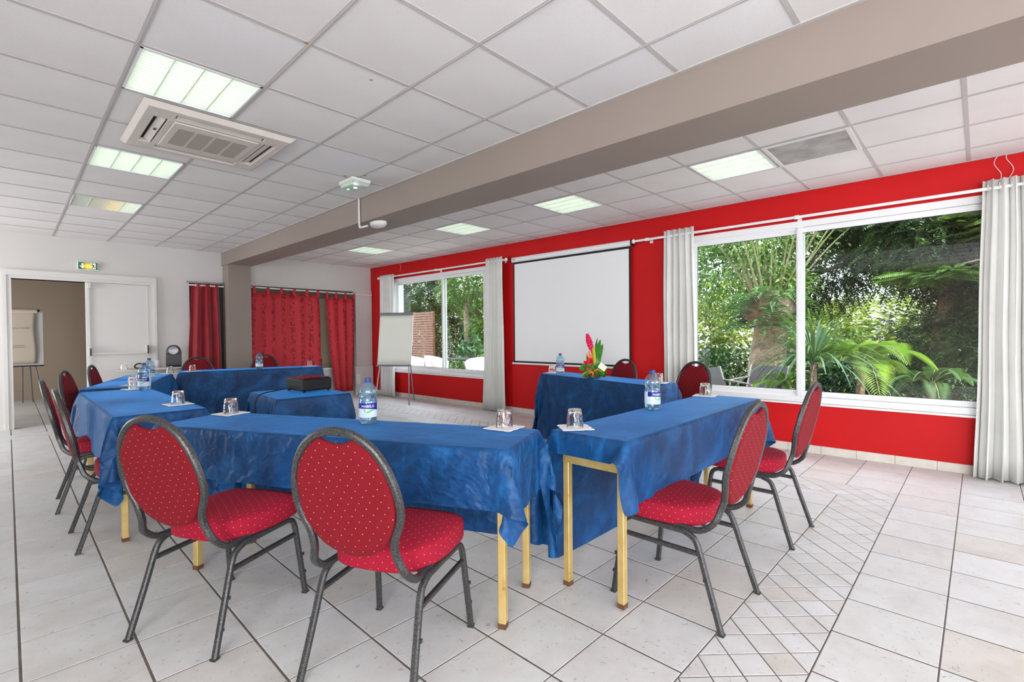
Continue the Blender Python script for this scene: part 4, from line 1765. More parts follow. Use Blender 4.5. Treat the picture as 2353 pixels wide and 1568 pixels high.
for k, (p, rz, lab) in enumerate(GL):
    a = g0 if k == 0 else dup(g0, label='upturned clear tumbler ' + lab)
    a.location = (p[0], p[1], HC + .005)
    b = n0_ if k == 0 else dup(n0_, label='white paper napkin under the tumbler ' + lab)
    b.location = (p[0], p[1], HC)
    b.rotation_euler = (0, 0, rz)

_txt = {}


def text_mesh(s, size):
    cu = bpy.data.curves.new('t', 'FONT')
    cu.body = s
    cu.size = size
    cu.align_x = 'CENTER'
    cu.resolution_u = 2
    cu.extrude = 0
    to = bpy.data.objects.new('t', cu)
    COL.objects.link(to)
    dg = bpy.context.evaluated_depsgraph_get()
    dg.update()
    me = bpy.data.meshes.new_from_object(to.evaluated_get(dg))
    vs = [tuple(v.co) for v in me.vertices]
    fs = [tuple(p.vertices) for p in me.polygons]
    bpy.data.objects.remove(to)
    bpy.data.curves.remove(cu)
    bpy.data.meshes.remove(me)
    return vs, fs


def bottle_proto(label):
    t_ = thing('water_bottle', label, 'bottle', (0, 0, 0), 0, 'plastic water bottles')
    R_ = .0485
    prof = [(.0, .006), (.030, .004), (.042, .0), (.0465, .008), (.0475, .018), (.0485, .03), (.0485, .112), (.048, .118), (.0455, .128), (.0440, .136), (.0455, .144), (.0485, .156), (.0490, .170), (.046, .184), (.038, .200), (.026, .213), (.0165, .221), (.0140, .226), (.0138, .236)]

    def mod(a, z):
        if z < .026:
            return 1 - .05 * (.5 + .5 * cos(5 * a)) * (1 if z < .010 else .4)
        if .120 < z < .200:
            return 1 + .016 * sin(6 * a + z * 150)
        return 1
    sm = []
    for i in range(len(prof) - 1):
        for k in range(3):
            t2 = k / 3
            sm.append((prof[i][0] * (1 - t2) + prof[i + 1][0] * t2, prof[i][1] * (1 - t2) + prof[i + 1][1] * t2))
    sm.append(prof[-1])
    MB().lathe(sm, 40, (0, 0), mod).build('body', M['bottle'], t_, auto=50)
    MB().lathe([(0, .0075)] + [(r_ * .965, z + .001) for r_, z in prof[2:12]] + [(.046, .160), (0, .160)], 28, (0, 0)).build('water', M['water'], t_, True)
    cp = MB()
    cp.lathe([(.0, .245), (.0150, .245), (.0165, .2435), (.0168, .226), (.0172, .2255), (.0172, .221), (.0150, .221)][::-1], 30, (0, 0), lambda a, z: 1 + (.02 * cos(15 * a) if .226 < z < .243 else 0))
    cp.build('cap', M['cap'], t_, auto=40)

    def wrap(a0, a1, z0, z1, r_, zf=None):
        mb = MB()
        n = 24
        mb.grid(lambda u, v_: ((r_) * cos(a0 + (a1 - a0) * u), (r_) * sin(a0 + (a1 - a0) * u), (z0 if zf is None else zf(u)) + (z1 - (z0 if zf is None else zf(u))) * v_), n, 2)
        return mb
    mb = wrap(-pi * .97, pi * .97, .036, .112, R_ + .0006)
    lb = mb.build('label_band', M['lab_white'], t_, True)
    mb = wrap(-1.35, 1.2, .078, .112, R_ + .0011, lambda u: .074 + .010 * (1 - u) ** 2 + .006 * sin(u * pi))
    mb.build('navy_panel', M['lab_blue'], lb, True)
    mb = wrap(2.2, 3.0, .070, .110, R_ + .0011)
    mb.build('navy_panel', M['lab_blue'], lb, True)
    vs, fs = text_mesh('MABELO', .0185)
    mb = MB()
    mb.add([((R_ + .0016) * cos(v[0] / R_), (R_ + .0016) * sin(v[0] / R_), .090 + v[1]) for v in vs], fs)
    mb.build('lettering', M['lab_txt'], lb)
    lf_ = MB()

    def sw(pts):
        n = len(pts)
        lf_.add([((R_ + .0018) * cos(p[0] / R_), (R_ + .0018) * sin(p[0] / R_), p[1]) for p in pts], [tuple(range(n))])
    sw([(-.024, .080), (-.016, .079), (-.011, .064), (-.010, .060), (-.017, .066)])
    sw([(-.010, .059), (-.006, .066), (.004, .0725), (.018, .077), (.034, .075), (.020, .070), (.006, .0625), (-.002, .060)])
    lf_.build('leaf_emblem', M['leafgreen'], lb)
    ln = MB()
    for zz, ww in ((.054, .028), (.050, .022), (.044, .030)):
        ln.grid(lambda u, v_: ((R_ + .0012) * cos((-ww + 2 * ww * u) / R_), (R_ + .0012) * sin((-ww + 2 * ww * u) / R_), zz + .0008 * v_), 10, 2)
    ln.build('small_print', mat('label_small_print', rgb(110, 130, 170), .5) if 'label_small_print' not in bpy.data.materials else bpy.data.materials['label_small_print'], lb)
    return t_


BT = [
    ((1.357, 2.40), 0., 'standing alone on the crumpled front cloth'),
    ((2.794, 1.475), .75, 'standing on the bright right-hand cloth'),
    ((.852, 5.44), -.35, 'on the left side table, nearer of two overlapping bottles'),
    ((1.09, 6.66), .6, 'on the rotated left table, farther of two overlapping bottles'),
    ((2.56, 7.62), .1, 'on the back table in front of the flowered curtain'),
    ((4.51, 3.56), .2, 'on the flower table before the projection screen'),
]
b0 = bottle_proto('clear blue water bottle ' + BT[0][2])
for k, (p, rz, lab) in enumerate(BT):
    o = b0 if k == 0 else dup(b0, label='clear blue water bottle ' + lab)
    o.location = (p[0], p[1], HC)
    o.rotation_euler = (0, 0, atan2(-p[1], -p[0]) + rz)

# ------------------------------------------------------------------ projector and cable
pj = thing('projector', 'black box projector on the small blue clothed table', 'projector', (1.815, 4.21, HC), radians(5))
hx, hy = .130, .150
pb_ = MB()
vs = [(-hx, -hy, .014), (hx, -hy, .014), (hx, hy, .014), (-hx, hy, .014), (-hx, -hy, .112), (hx, -hy, .112), (hx, hy, .120), (-hx, hy, .120)]
pb_.hexa(vs)
bevel(pb_.build('body', mat('projector_black', rgb(15, 15, 16), .42, spec=.3), pj), .010, 3)
tp = MB().box((-hx + .012, -hy + .012, .110), (hx - .012, hy - .012, .1225))
bevel(tp.build('top_cover', mat('glossy_dark_red_black', rgb(60, 22, 26), .12), pj), .004, 2)
vt_ = MB()
for k in range(12):
    x = -.105 + k * .018
    vt_.box((x, -hy - .0012, .030), (x + .008, -hy + .002, .098))
vt_.build('vent_grille', M['blackmat'], pj)
sp_ = MB()
for k in range(9):
    y = -.10 + k * .022
    sp_.box((-hx - .0012, y, .030), (-hx + .002, y + .014, .050))
sp_.build('connector_panel', M['blackmat'], pj)
rg_ = MB()
for k in range(10):
    y = -.12 + k * .014
    rg_.box((hx - .002, y, .025), (hx + .001, y + .006, .082))
rg_.build('side_vent', M['blackmat'], pj)
ft = MB()
for x, y in ((-.11, -.13), (.11, -.13), (-.11, .13), (.11, .13)):
    ft.lathe([(.010, .0), (.011, .006), (.008, .016)], 12, (x, y))
ft.build('foot', M['blackmat'], pj, auto=40)
ln_ = MB()
ln_.tube([(.04, hy - .002, .058), (.04, hy + .018, .058)], .026, 20)
ln_.build('lens', M['black'], pj, auto=40)
cb = MB().tube(catmull([(1.69, 4.29, HC + .028), (1.62, 4.27, HC + .024), (1.52, 4.22, HC + .020), (1.42, 4.16, HC + .014), (1.352, 4.10, HC - .02), (1.330, 4.06, HC - .12), (1.322, 4.02, .45), (1.30, 3.98, .2), (1.26, 3.96, .02), (1.1, 3.95, .008)], 6), .0045, 8)
tag(cb.build('projector_cable', M['blackmat'], None, True), 'black cable drooping from the projector over the cloth edge', 'cable')

# ------------------------------------------------------------------ flower arrangement
fa = thing('flower_arrangement', 'tropical flower arrangement with tall pink ginger and gift card on the blue table', 'flowers', (4.33, 2.98, HC), radians(10))
mpink = mat('ginger_pink', rgb(226, 26, 92), .45)
mred = mat('waxy_red', rgb(222, 40, 52), .35)
mor = mat('heliconia_orange', rgb(240, 120, 30), .4)
mgr = mat('glossy_leaf_green', rgb(60, 124, 34), .28)
vary(mgr, rgb(62, 126, 36), .35, 12)
mgl = mat('light_leaf_green', rgb(118, 168, 52), .3)
myel = mat('yellow_green_spike', rgb(196, 172, 40), .6)
MB().lathe([(.06, 0), (.085, .01), (.095, .05), (.088, .06), (.0, .058)], 24).build('pot', mat('brown_pot', rgb(96, 58, 54), .6), fa, auto=40)


# local axes: camera looks roughly along the diagonal; right-hand direction in the picture:
RX = Vector((cos(-radians(10)) * _r.x - sin(-radians(10)) * _r.y, sin(-radians(10)) * _r.x + cos(-radians(10)) * _r.y, 0))
FX = Vector((RX.y, -RX.x, 0))  # towards the camera


def L3(a, b, z):
    return tuple(RX * a + FX * b + Vector((0, 0, z)))


def leaf(mb, base, tip, wd, bend=.03, n=8, side=None):
    b_, t2 = Vector(base), Vector(tip)
    d = t2 - b_
    sd_ = side if side is not None else d.cross(FX)
    if sd_.length < 1e-4:
        sd_ = RX
    sd_ = sd_.normalized()
    nn = d.cross(sd_).normalized()
    vs, fs = [], []
    for i in range(n + 1):
        q = i / n
        c_ = b_ + d * q + nn * bend * sin(pi * q)
        ww = wd * sin(pi * min(1, q * .94 + .03)) ** .8
        vs += [tuple(c_ - sd_ * ww + nn * ww * .25), tuple(c_), tuple(c_ + sd_ * ww + nn * ww * .25)]
    for i in range(n):
        for k in (0, 1):
            a_ = i * 3 + k
            fs.append((a_, a_ + 1, a_ + 4, a_ + 3))
    mb.add(vs, fs)


# ginger stem and head of bracts
st = MB()
st.tube([L3(.0, 0, .05), L3(.005, 0, .22), L3(-.005, 0, .30), L3(-.022, 0, .36)], .0045, 8)
st.build('stem', mgl, fa, True)
gi = MB()
for k in range(64):
    q = k / 64
    ang = k * 2.399
    c_ = Vector(L3(-.004 - .045 * (q + .05), 0, .285 + .175 * q))
    rr = .024 * (sin(pi * min(1, (q * .85 + .12))) ** .8) + .004
    out = RX * cos(ang) + FX * sin(ang)
    up = Vector(L3(-.25, 0, 1)).normalized()
    leaf(gi, c_ + out * rr * .15, c_ + out * rr * 1.35 + up * .022, .0085, .004, 4)
gi.tube([L3(.0, 0, .25), L3(-.02, 0, .33), L3(-.048, 0, .44)], [.006, .014, .005], 8)
gi.build('ginger_flower', mpink, fa)
# heliconia claws
he = MB()
for a, b, z0, a1, z1 in ((-.02, .01, .19, -.075, .27), (-.025, .012, .19, -.035, .30), (-.02, .01, .18, -.045, .295), (-.005, .0, .17, -.012, .26)):
    he.tube(catmull([L3(a, b, z0 - .03), L3((a + a1) / 2, b, (z0 + z1) / 2), L3(a1, b, z1)], 4), [.006, .008, .009, .009, .008, .006, .004, .003, .001][:9], 6)
for a0_, z0, a1, z1 in ((-.01, .075, -.065, .055), (-.005, .08, .055, .10), (-.01, .07, -.02, .035)):
    he.tube(catmull([L3(a0_, .09, z0), L3((a0_ + a1) / 2, .105, (z0 + z1) / 2 + .005), L3(a1, .12, z1)], 4), [.004, .008, .010, .011, .010, .008, .006, .004, .002][:9], 6)
he.build('heliconia_flower', mor, fa, True)
rd = MB()
rn = random.Random(3)
for k in range(16):
    a, z, b = rn.gauss(-.040, .016), rn.gauss(.165, .014), .03 + rn.random() * .03
    for q in range(3):
        leaf(rd, L3(a, b, z - .012), L3(a + rn.gauss(0, .02), b + .018, z + rn.gauss(.008, .01)), .012, .008, 4)
for k in range(5):
    leaf(rd, L3(-.068, .075, .095), L3(-.075 + .01 * k, .085, .130 - .004 * k), .010, .006, 4)
rd.build('red_blossom', mred, fa, True)
ys = MB()
ys.tube(catmull([L3(.018, .015, .13), L3(.016, .015, .2), L3(.012, .015, .27), L3(.004, .015, .33)], 4), [.008, .012, .015, .016, .016, .016, .0165, .0165, .017, .0165, .016, .014, .007], 10)
ys.build('yellow_spike', myel, fa, True)
lv_ = [
    (.02, 0, .12, .085, 0, .41, .030), (.03, 0, .12, .11, .0, .36, .034), (.02, 0, .10, .06, .01, .34, .034), (.02, -.01, .2, .055, -.01, .43, .012),
    (.04, .0, .10, .085, .01, .27, .030), (.02, .02, .10, .05, .02, .30, .026), (-.02, .0, .12, -.055, -.02, .25, .02)]
for q in lv_:
    mb = MB()
    leaf(mb, L3(*q[:3]), L3(*q[3:6]), q[6], .02)
    mb.build('leaf', mgr, fa, True)
for k in range(15):
    a = -.13 + .26 * k / 14
    mb = MB()
    bend = rn.uniform(.01, .03)
    leaf(mb, L3(a * .25, .05, .07 + rn.uniform(-.01, .03)), L3(a * 1.05, .12 + rn.uniform(-.03, .03), .012 + rn.uniform(-.004, .03) + abs(a) * .15), rn.uniform(.018, .026), bend)
    mb.build('leaf', mgr if k % 3 else mgl, fa, True)
for z, a in ((.10, -.10), (.125, -.085), (.085, .05), (.115, .03), (.10, -.03), (.13, -.02), (.09, .08), (.135, .05)):
    mb = MB()
    leaf(mb, L3(a + .06, .06, z), L3(a - .055, .085, z + .01), .026, .02)
    mb.build('leaf', mgr, fa, True)
cdm = mat('gift_card', rgb(236, 240, 210), .5)
mb = MB()
c0 = Vector(L3(.088, .10, .125))
ex = (RX * cos(-.62) + Vector((0, 0, 1)) * sin(-.62))
ez = (RX * sin(.62) + Vector((0, 0, 1)) * cos(.62))
vs = []
for y_ in (0, .0015):
    for a, b in ((-.042, -.03), (.042, -.03), (.042, .03), (-.042, .03)):
        vs.append(tuple(c0 + ex * a + ez * b + FX * y_))
mb.hexa(vs)
mb.build('gift_card', cdm, fa)

# ------------------------------------------------------------------ red wall fittings
# projection screen
ps = thing('projection_screen', 'large white pull-down projection screen with black border on the red wall', 'screen', RP(4.33, .04, .78), RZ)
h_ = 1.045
cs = MB()
cs.tube([(-h_, 0, 1.652), (h_, 0, 1.652)], .038, sect=[(1, .5), (.6, .95), (-.6, .95), (-1, .5), (-1, -.5), (-.6, -.95), (.6, -.95), (1, -.5)])
cs.build('roller_case', M['alu'], ps, auto=30)
MB().box((-h_ - .022, -.036, 1.612), (-h_, .038, 1.692)).box((h_, -.036, 1.612), (h_ + .022, .038, 1.692)).build('end_cap', M['black'], ps)
MB().box((-h_ + .035, -.004, .022), (h_ - .035, .002, 1.63)).build('fabric', M['screen'], ps)
bd = MB()
bd.box((-h_ + .012, -.005, .022), (-h_ + .036, .0035, 1.63)).box((h_ - .036, -.005, .022), (h_ - .012, .0035, 1.63))
bd.box((-h_ + .012, -.005, .022), (h_ - .012, .0035, .052)).box((-h_ + .012, -.005, 1.585), (h_ - .012, .0035, 1.63))
bd.build('black_border', M['blackmat'], ps)
MB().tube([(-h_ - .02, 0, .012), (h_ + .02, 0, .012)], .015, 12).build('bottom_bar', M['alu'], ps, auto=40)
MB().tube([(-h_ - .024, 0, .012), (-h_ - .018, 0, .012)], .0165, 12).tube([(h_ + .018, 0, .012), (h_ + .024, 0, .012)], .0165, 12).build('bar_cap', M['black'], ps)
MB().tube([(.10 + .03 * cos(a), 0, -.022 + .018 * sin(a)) for a in [2 * pi * k / 16 for k in range(17)]], .003, 6).build('pull_loop', M['pvc'], ps, True)
MB().box((h_ - .075, .0362, 1.645), (h_ - .02, .0372, 1.66)).build('maker_mark', M['grey'], ps)


def curtain(name, label, s0, s1, z0, z1, folds, amp, m_, loc=None, rz=None, top=None, bot=None, group=None, nv=14, phase=0., uvs=None, d=.13):
    """hung cloth in the local frame; top and bot: (left, right) edges at the top and bottom"""
    t0, t1 = top or (s0, s1)
    b0_, b1_ = bot or (s0, s1)
    mb = MB()
    nu = folds * 12 + 1
    uv = []

    def fn(u, v_):
        z = z1 + (z0 - z1) * v_
        a = t0 + (b0_ - t0) * v_ ** 1.3
        b = t1 + (b1_ - t1) * v_ ** 1.3
        am = amp * (.75 + .45 * v_)
        th = 2 * pi * folds * u + phase
        y = am * (sin(th) + .25 * sin(2.3 * th + 1.1 + v_ * 1.5))
        x = a + (b - a) * u + am * .25 * sin(th * 2 + .5) + .004 * sin(9 * v_ + 5 * u)
        uv.append((u * (uvs or 1), (1 - v_) * (z1 - z0)))
        return (x, y, z)
    mb.grid(fn, nu, nv)
    mb.uv = uv
    o = mb.build(name, m_, None, True)
    o.location = loc
    o.rotation_euler = (0, 0, rz)
    md = o.modifiers.new('thickness', 'SOLIDIFY')
    md.thickness = .003
    if label:
        tag(o, label, 'curtain', group)
    return o


def eyelets(o, s0, s1, z, n):
    for k in range(n):
        x = s0 + (s1 - s0) * (k + .5) / n
        mb = MB()
        mb.tube([(x + .006 * cos(0), .022 * cos(a), z + .022 * sin(a)) for a in [2 * pi * q / 14 for q in range(15)]], .0035, 6)
        mb.build('eyelet', M['pvc'], o, True)


c1 = curtain('curtain', 'pale grey pleated curtain at the left side of the big window', 2.42, 2.80, .012, 2.50, 5, .040, M['curtain'], RP(0, .13), RZ, bot=(2.36, 2.80), group='pale grey curtains')
eyelets(c1, 2.42, 2.80, 2.45, 5)
c4 = curtain('curtain', 'pale grey pleated curtain at the right edge, right of the big window', -.42, -.01, .012, 2.50, 6, .05, M['curtain'], RP(0, .13), RZ, bot=(-.50, .03), group='pale grey curtains')
eyelets(c4, -.42, -.01, 2.445, 6)
c3 = curtain('curtain', 'pale grey pleated curtain between the small window and projection screen', 5.51, 5.91, .012, 2.50, 5, .042, M['curtain'], RP(0, .13), RZ, bot=(5.46, 6.0), group='pale grey curtains')
eyelets(c3, 5.51, 5.91, 2.45, 5)
c2_ = curtain('curtain', 'pale grey pleated curtain in the room corner behind the flip chart', 8.52, 9.06, .012, 2.49, 5, .042, M['curtain'], RP(0, .13), RZ, bot=(8.52, 9.06), group='pale grey curtains')
eyelets(c2_, 8.52, 9.06, 2.45, 5)


def rod(label, s0, s1, z, brackets):
    t_ = thing('curtain_rod', label, 'curtain rod', RP((s0 + s1) / 2, .13, z), RZ, 'white curtain rods')
    c_ = (s0 + s1) / 2
    MB().tube([(s0 - c_, 0, 0), (s1 - c_, 0, 0)], .0145, 12).build('pole', M['alu'], t_, auto=40)
    MB().lathe([(0, -.028), (.018, -.022), (.026, 0), (.018, .022), (0, .028)], 14).build('finial', M['alu'], t_, True).location = (s0 - c_ - .015, 0, 0)
    MB().lathe([(0, -.028), (.018, -.022), (.026, 0), (.018, .022), (0, .028)], 14).build('finial', M['alu'], t_, True).location = (s1 - c_ + .015, 0, 0)
    for b in brackets:
        MB().tube([(b - c_, .0, 0), (b - c_, .0, -.0)], .02, 12)
        q = MB()
        q.tube([(b - c_ - .02, 0, 0), (b - c_ + .02, 0, 0)], .022, 14)
        q.tube([(b - c_, -.015, 0), (b - c_, -.128, 0)], .009, 8)
        q.box((b - c_ - .02, -.129, -.03), (b - c_ + .02, -.122, .03))
        q.build('bracket', M['alu'], t_, auto=40)
    return t_


rod('white curtain rod above the big right-hand window', -.75, 3.19, 2.430, (3.02, 1.362, -.6))
rod('white curtain rod above the smaller window by the flip chart', 5.45, 9.08, 2.445, (5.56, 7.2, 8.9))

# loose wires from ceiling
for k, (s, z0, z1, lab) in enumerate(((-.10, ZC - .002, 2.50, 'thin pale wire hanging above the right pale curtain'), (-.17, ZC - .002, 2.5, 'second thin pale wire beside the first at the right edge'), (8.45, ZC - .002, 2.55, 'thin white wire hanging from the ceiling near the corner'))):
    pts = []
    for q in range(9):
        v_ = q / 8
        pts.append(RP(s + .022 * sin(v_ * 6 + k), .03 + .01 * sin(5 * v_), z0 + (z1 - z0) * v_))
    tag(MB().tube(catmull(pts, 3), .0025, 6).build('loose_wire', M['pvc'], None, True), lab, 'wire')
# wall socket
so = thing('wall_socket', 'small white wall socket low on the red wall behind the easel', 'socket', RP(9.12, .001, .33), RZ)
bevel(MB().box((-.04, 0, -.04), (.04, .012, .04)).build('plate', M['pvc'], so), .004, 2)
MB().lathe([(.022, 0), (.022, .004)], 16).build('outlet', M['grey'], so).matrix_local = Matrix.Translation((0, .0125, 0)) @ Matrix.Rotation(-pi / 2, 4, 'X')

# ------------------------------------------------------------------ curtains on the back wall
def tabs(o, xs, z0, z1, m_, w_=.05):
    for x in xs:
        MB().box((x - w_ / 2, -.014, z0), (x + w_ / 2, -.011, z1)).box((x - w_ / 2, .011, z0), (x + w_ / 2, .014, z1)).box((x - w_ / 2, -.014, z1 - .003), (x + w_ / 2, .014, z1)).build('hanging_tab', m_, o)


cA = curtain('curtain', 'wide red tab-top curtain with dark flower vines behind the back table', 3.07, 4.33, .30, 2.06, 4, .022, M['redcurtain'], (0, YB - .10, 0), 0, bot=(3.03, 4.36), group='red flowered curtains', uvs=1.3)
tabs(cA, [3.12, 3.36, 3.60, 3.84, 4.08, 4.30], 2.03, 2.155, M['redcurtain'])
cB = curtain('curtain', 'narrow red tab-top flowered curtain nearest the white corner pier', 4.455, 5.085, .10, 2.03, 3, .022, M['redcurtain'], (0, YB - .10, 0), 0, bot=(4.63, 5.03), group='red flowered curtains', uvs=.62)
tabs(cB, [4.49, 4.68, 4.88, 5.07], 2.00, 2.135, M['redcurtain'], .042)
rb = thing('curtain_rod', 'white rod carrying the red flowered curtains on the back wall', 'curtain rod', (4.25, YB - .10, 2.135), 0, 'white curtain rods')
rb.rotation_euler = (0, radians(.6), 0)
MB().tube([(-1.235, 0, 0), (1.20, 0, 0)], .0125, 12).build('pole', M['alu'], rb, auto=40)
MB().lathe([(0, -.02), (.02, -.012), (.026, 0), (.02, .012), (0, .02)], 14).build('finial', M['alu'], rb, True).location = (1.22, 0, 0)
for x in (0.05, .98):
    MB().tube([(x, 0, 0), (x, .098, .0)], .007, 8).tube([(x, .069, 0), (x, .069, .06)], .008, 8).build('bracket', M['steel'], rb)
cV = curtain('curtain', 'dark red velvet curtain between the white door and taupe column', 2.14, 2.55, .02, 2.165, 3, .045, M['velvet'], (0, YB - .09, 0), 0, bot=(2.04, 2.61))
eyelets(cV, 2.16, 2.53, 2.125, 4)
rv = thing('curtain_rod', 'short white rod carrying the dark red velvet curtain', 'curtain rod', (2.37, YB - .09, 2.125), 0, 'white curtain rods')
MB().tube([(-.25, 0, 0), (.265, 0, 0)], .0125, 12).build('pole', M['alu'], rv, auto=40)
MB().tube([(-.2, 0, 0), (-.2, .088, .0)], .007, 8).tube([(.24, 0, 0), (.24, .088, .0)], .007, 8).build('bracket', M['alu'], rv)

# white box heater at the pier
bx = thing('wall_cabinet', 'low white boxed cabinet at the foot of the corner pier', 'cabinet', (5.25, YB - .055, 0), 0)
bevel(MB().box((-.16, -.06, 0), (.25, 0, .60)).build('body', M['white_wall'], bx), .004, 1)
MB().box((-.14, -.066, .22), (-.06, -.0605, .44)).build('grille', M['pvc'], bx)
bl = thing('speaker', 'small black speaker on the white sill between the red curtains', 'speaker', (4.35, YB - .02, .6015), radians(12))
bevel(MB().box((-.035, -.03, 0), (.045, .03, .19)).build('case', M['black'], bl), .006, 2)
MB().lathe([(.0, .0), (.024, .003), (.028, 0)][::-1], 16).build('cone', M['grey'], bl).matrix_local = Matrix.Translation((.005, -.031, .10)) @ Matrix.Rotation(pi / 2, 4, 'X')

# ------------------------------------------------------------------ coffee corner
ct = thing('bistro_table', 'round grey-topped pedestal table under the coffee machine', 'table', (1.52, 8.98, 0), 0)
MB().lathe([(0, .765), (.42, .765), (.435, .770), (.438, .778), (.435, .786), (.42, .789), (0, .789)], 48).build('tabletop', mat('grey_marbled_top', rgb(176, 172, 166), .3), ct, auto=40)
MB().lathe([(.0, .74), (.20, .74), (.20, .764), (0, .764)], 24).lathe([(.03, .03), (.03, .745)], 16).build('pedestal', M['alu'], ct, auto=40)
MB().lathe([(.22, 0), (.23, .012), (.05, .035), (.03, .05), (0, .05)], 32).build('base', M['grey'], ct, auto=40)
TZ = .7895
cm = thing('coffee_machine', 'black rounded capsule coffee machine with chrome round front', 'coffee machine', (1.757, 8.86, TZ), radians(-12))
prof = [(-.098, 0), (-.098, .235), (-.090, .275), (-.07, .312), (-.04, .337), (0, .345), (.04, .337), (.07, .312), (.090, .275), (.098, .235), (.098, 0)]
bd_ = MB()
n = len(prof)
vs = [(x, -.02, z) for x, z in prof] + [(x, .14, z) for x, z in prof]
bd_.add(vs, [tuple(range(n)), tuple(range(n, 2 * n))[::-1]] + [(i, i + n, (i + 1) % n + n, (i + 1) % n) for i in range(n)])
bevel(bd_.build('body', M['black'], cm, auto=40), .006, 2)
hd = MB()
hp = [(-.080, .205), (-.085, .24), (-.078, .28), (-.055, .315), (0, .335), (.055, .315), (.078, .28), (.085, .24), (.080, .205)]
n = len(hp)
hd.add([(x, -.09, z) for x, z in hp] + [(x, -.02, z) for x, z in hp], [tuple(range(n)), tuple(range(n, 2 * n))[::-1]] + [(i, i + n, (i + 1) % n + n, (i + 1) % n) for i in range(n)])
bevel(hd.build('brew_head', M['black'], cm, auto=40), .008, 2)
rg2 = MB().lathe([(.0, -.004), (.058, -.004), (.066, 0), (.060, .008), (.050, .004), (.0, .006)], 32)
rg2.build('chrome_dial', mat('brushed_dark_chrome', rgb(150, 150, 154), .38, .9), cm, True).matrix_local = Matrix.Translation((0, -.094, .262)) @ Matrix.Rotation(pi / 2, 4, 'X')
bevel(MB().box((-.085, -.13, 0), (.085, -.02, .04)).build('drip_tray', M['blackmat'], cm), .005, 2)
tag(bevel(MB().box((1.46, 8.62, TZ), (1.86, 8.79 - .07, TZ + .014)).build('serving_tray', M['pvc']), .004, 2), 'flat white tray on the round table before the coffee machine', 'tray')
pc = thing('paper_cups', 'stack of pale plastic cups beside the coffee machine', 'cups', (1.56, 8.86, TZ + .0), 0)
for k in range(3):
    MB().lathe([(.026, .001 + k * .022), (.036, .075 + k * .022), (.0375, .077 + k * .022), (.035, .075 + k * .022), (.025, .003 + k * .022)], 20).build('cup', mat('pale_lilac_plastic', rgb(214, 210, 226), .4) if k == 0 else bpy.data.materials['pale_lilac_plastic'], pc, True)
tg = dup(g0, (1.16, 8.92, TZ + .001), 0, 'upturned clear tumbler on the round grey table without a napkin')
sg = thing('black_ring_holder', 'small black looped holder lying on the round table', 'holder', (1.34, 8.90, TZ), .3)
MB().tube([(.06 * cos(a), .008 * sin(2 * a), .045 + .035 * sin(a)) for a in [2 * pi * k / 20 for k in range(21)]], .010, 8).build('loop', M['black'], sg, True)
MB().box((-.03, -.012, .0), (.03, .012, .012)).build('foot', M['black'], sg)
sb = thing('sugar_basket', 'little basket of red and brown sachets on the round table', 'basket', (1.43, 8.88, TZ), 0)
MB().lathe([(.035, 0), (.045, .03), (.043, .03), (.033, .003)], 18).build('bowl', mat('brown_wicker', rgb(140, 100, 70), .7), sb, True)
for k in range(6):
    a = k * 1.1
    mt = Matrix.Translation((.02 * cos(a), .02 * sin(a), .03)) @ Matrix.Rotation(a, 4, 'Z') @ Matrix.Rotation(.4, 4, 'X')
    MB().box((-.012, -.0015, 0), (.012, .0015, .05), mt).build('sachet', mred if k % 2 else M['paper'], sb)

# ------------------------------------------------------------------ flip charts
fc = thing('flip_chart', 'flip chart easel with blank cream paper in the corner by the small window', 'flip chart', (4.80, 7.55, 0), 0)
BRp, BLp = Vector((5.069, 7.462, .72)), Vector((4.711, 7.95, .72))
# board leaning back: keep the width direction of the lower edge
wv_ = (BRp - BLp)
wn = wv_.normalized()
nb_ = Vector((-wn.y, wn.x, 0))
if nb_.dot(Vector((-1, -1, 0))) < 0:
    nb_ = -nb_
W_ = .64
cB_ = (BRp + BLp) / 2
lean = Vector((0, 0, .945)) - nb_ * .16


def FB(a, b, d=0.):
    """a across (-.5 left .. .5 right), b up the board, d in front"""
    return cB_ + wn * W_ * a + lean * b + nb_ * d - Vector((4.80, 7.55, 0))


mb = MB()
mb.hexa([tuple(FB(-.5, 0, -.02)), tuple(FB(.5, 0, -.02)), tuple(FB(.5, 0, 0)), tuple(FB(-.5, 0, 0)), tuple(FB(-.5, 1, -.02)), tuple(FB(.5, 1, -.02)), tuple(FB(.5, 1, 0)), tuple(FB(-.5, 1, 0))])
mb.build('board', M['pvc'], fc)
mb = MB()
mb.grid(lambda u, v_: tuple(FB(-.49 + .98 * u, .02 + .95 * v_, .006 + .004 * sin(u * 9 + v_ * 3) * (1 - v_))), 24, 10)
o = mb.build('paper_pad', mat('cream_flip_paper', rgb(226, 228, 218), .8), fc, True)
md = o.modifiers.new('th', 'SOLIDIFY')
md.thickness = .006
mb = MB()
mb.hexa([tuple(FB(-.51, .955, -.02)), tuple(FB(.51, .955, -.02)), tuple(FB(.51, .955, .022)), tuple(FB(-.51, .955, .022)), tuple(FB(-.51, 1.01, -.02)), tuple(FB(.51, 1.01, -.02)), tuple(FB(.51, 1.01, .022)), tuple(FB(-.51, 1.01, .022))])
bevel(mb.build('clamp_bar', M['grey'], fc), .004, 2)
mb = MB()
mb.hexa([tuple(FB(-.51, -.035, -.02)), tuple(FB(.51, -.035, -.02)), tuple(FB(.51, -.035, .05)), tuple(FB(-.51, -.035, .05)), tuple(FB(-.51, 0.0, -.02)), tuple(FB(.51, 0.0, -.02)), tuple(FB(.51, 0.0, .03)), tuple(FB(-.51, .0, .03))])
bevel(mb.build('pen_tray', M['grey'], fc), .004, 2)
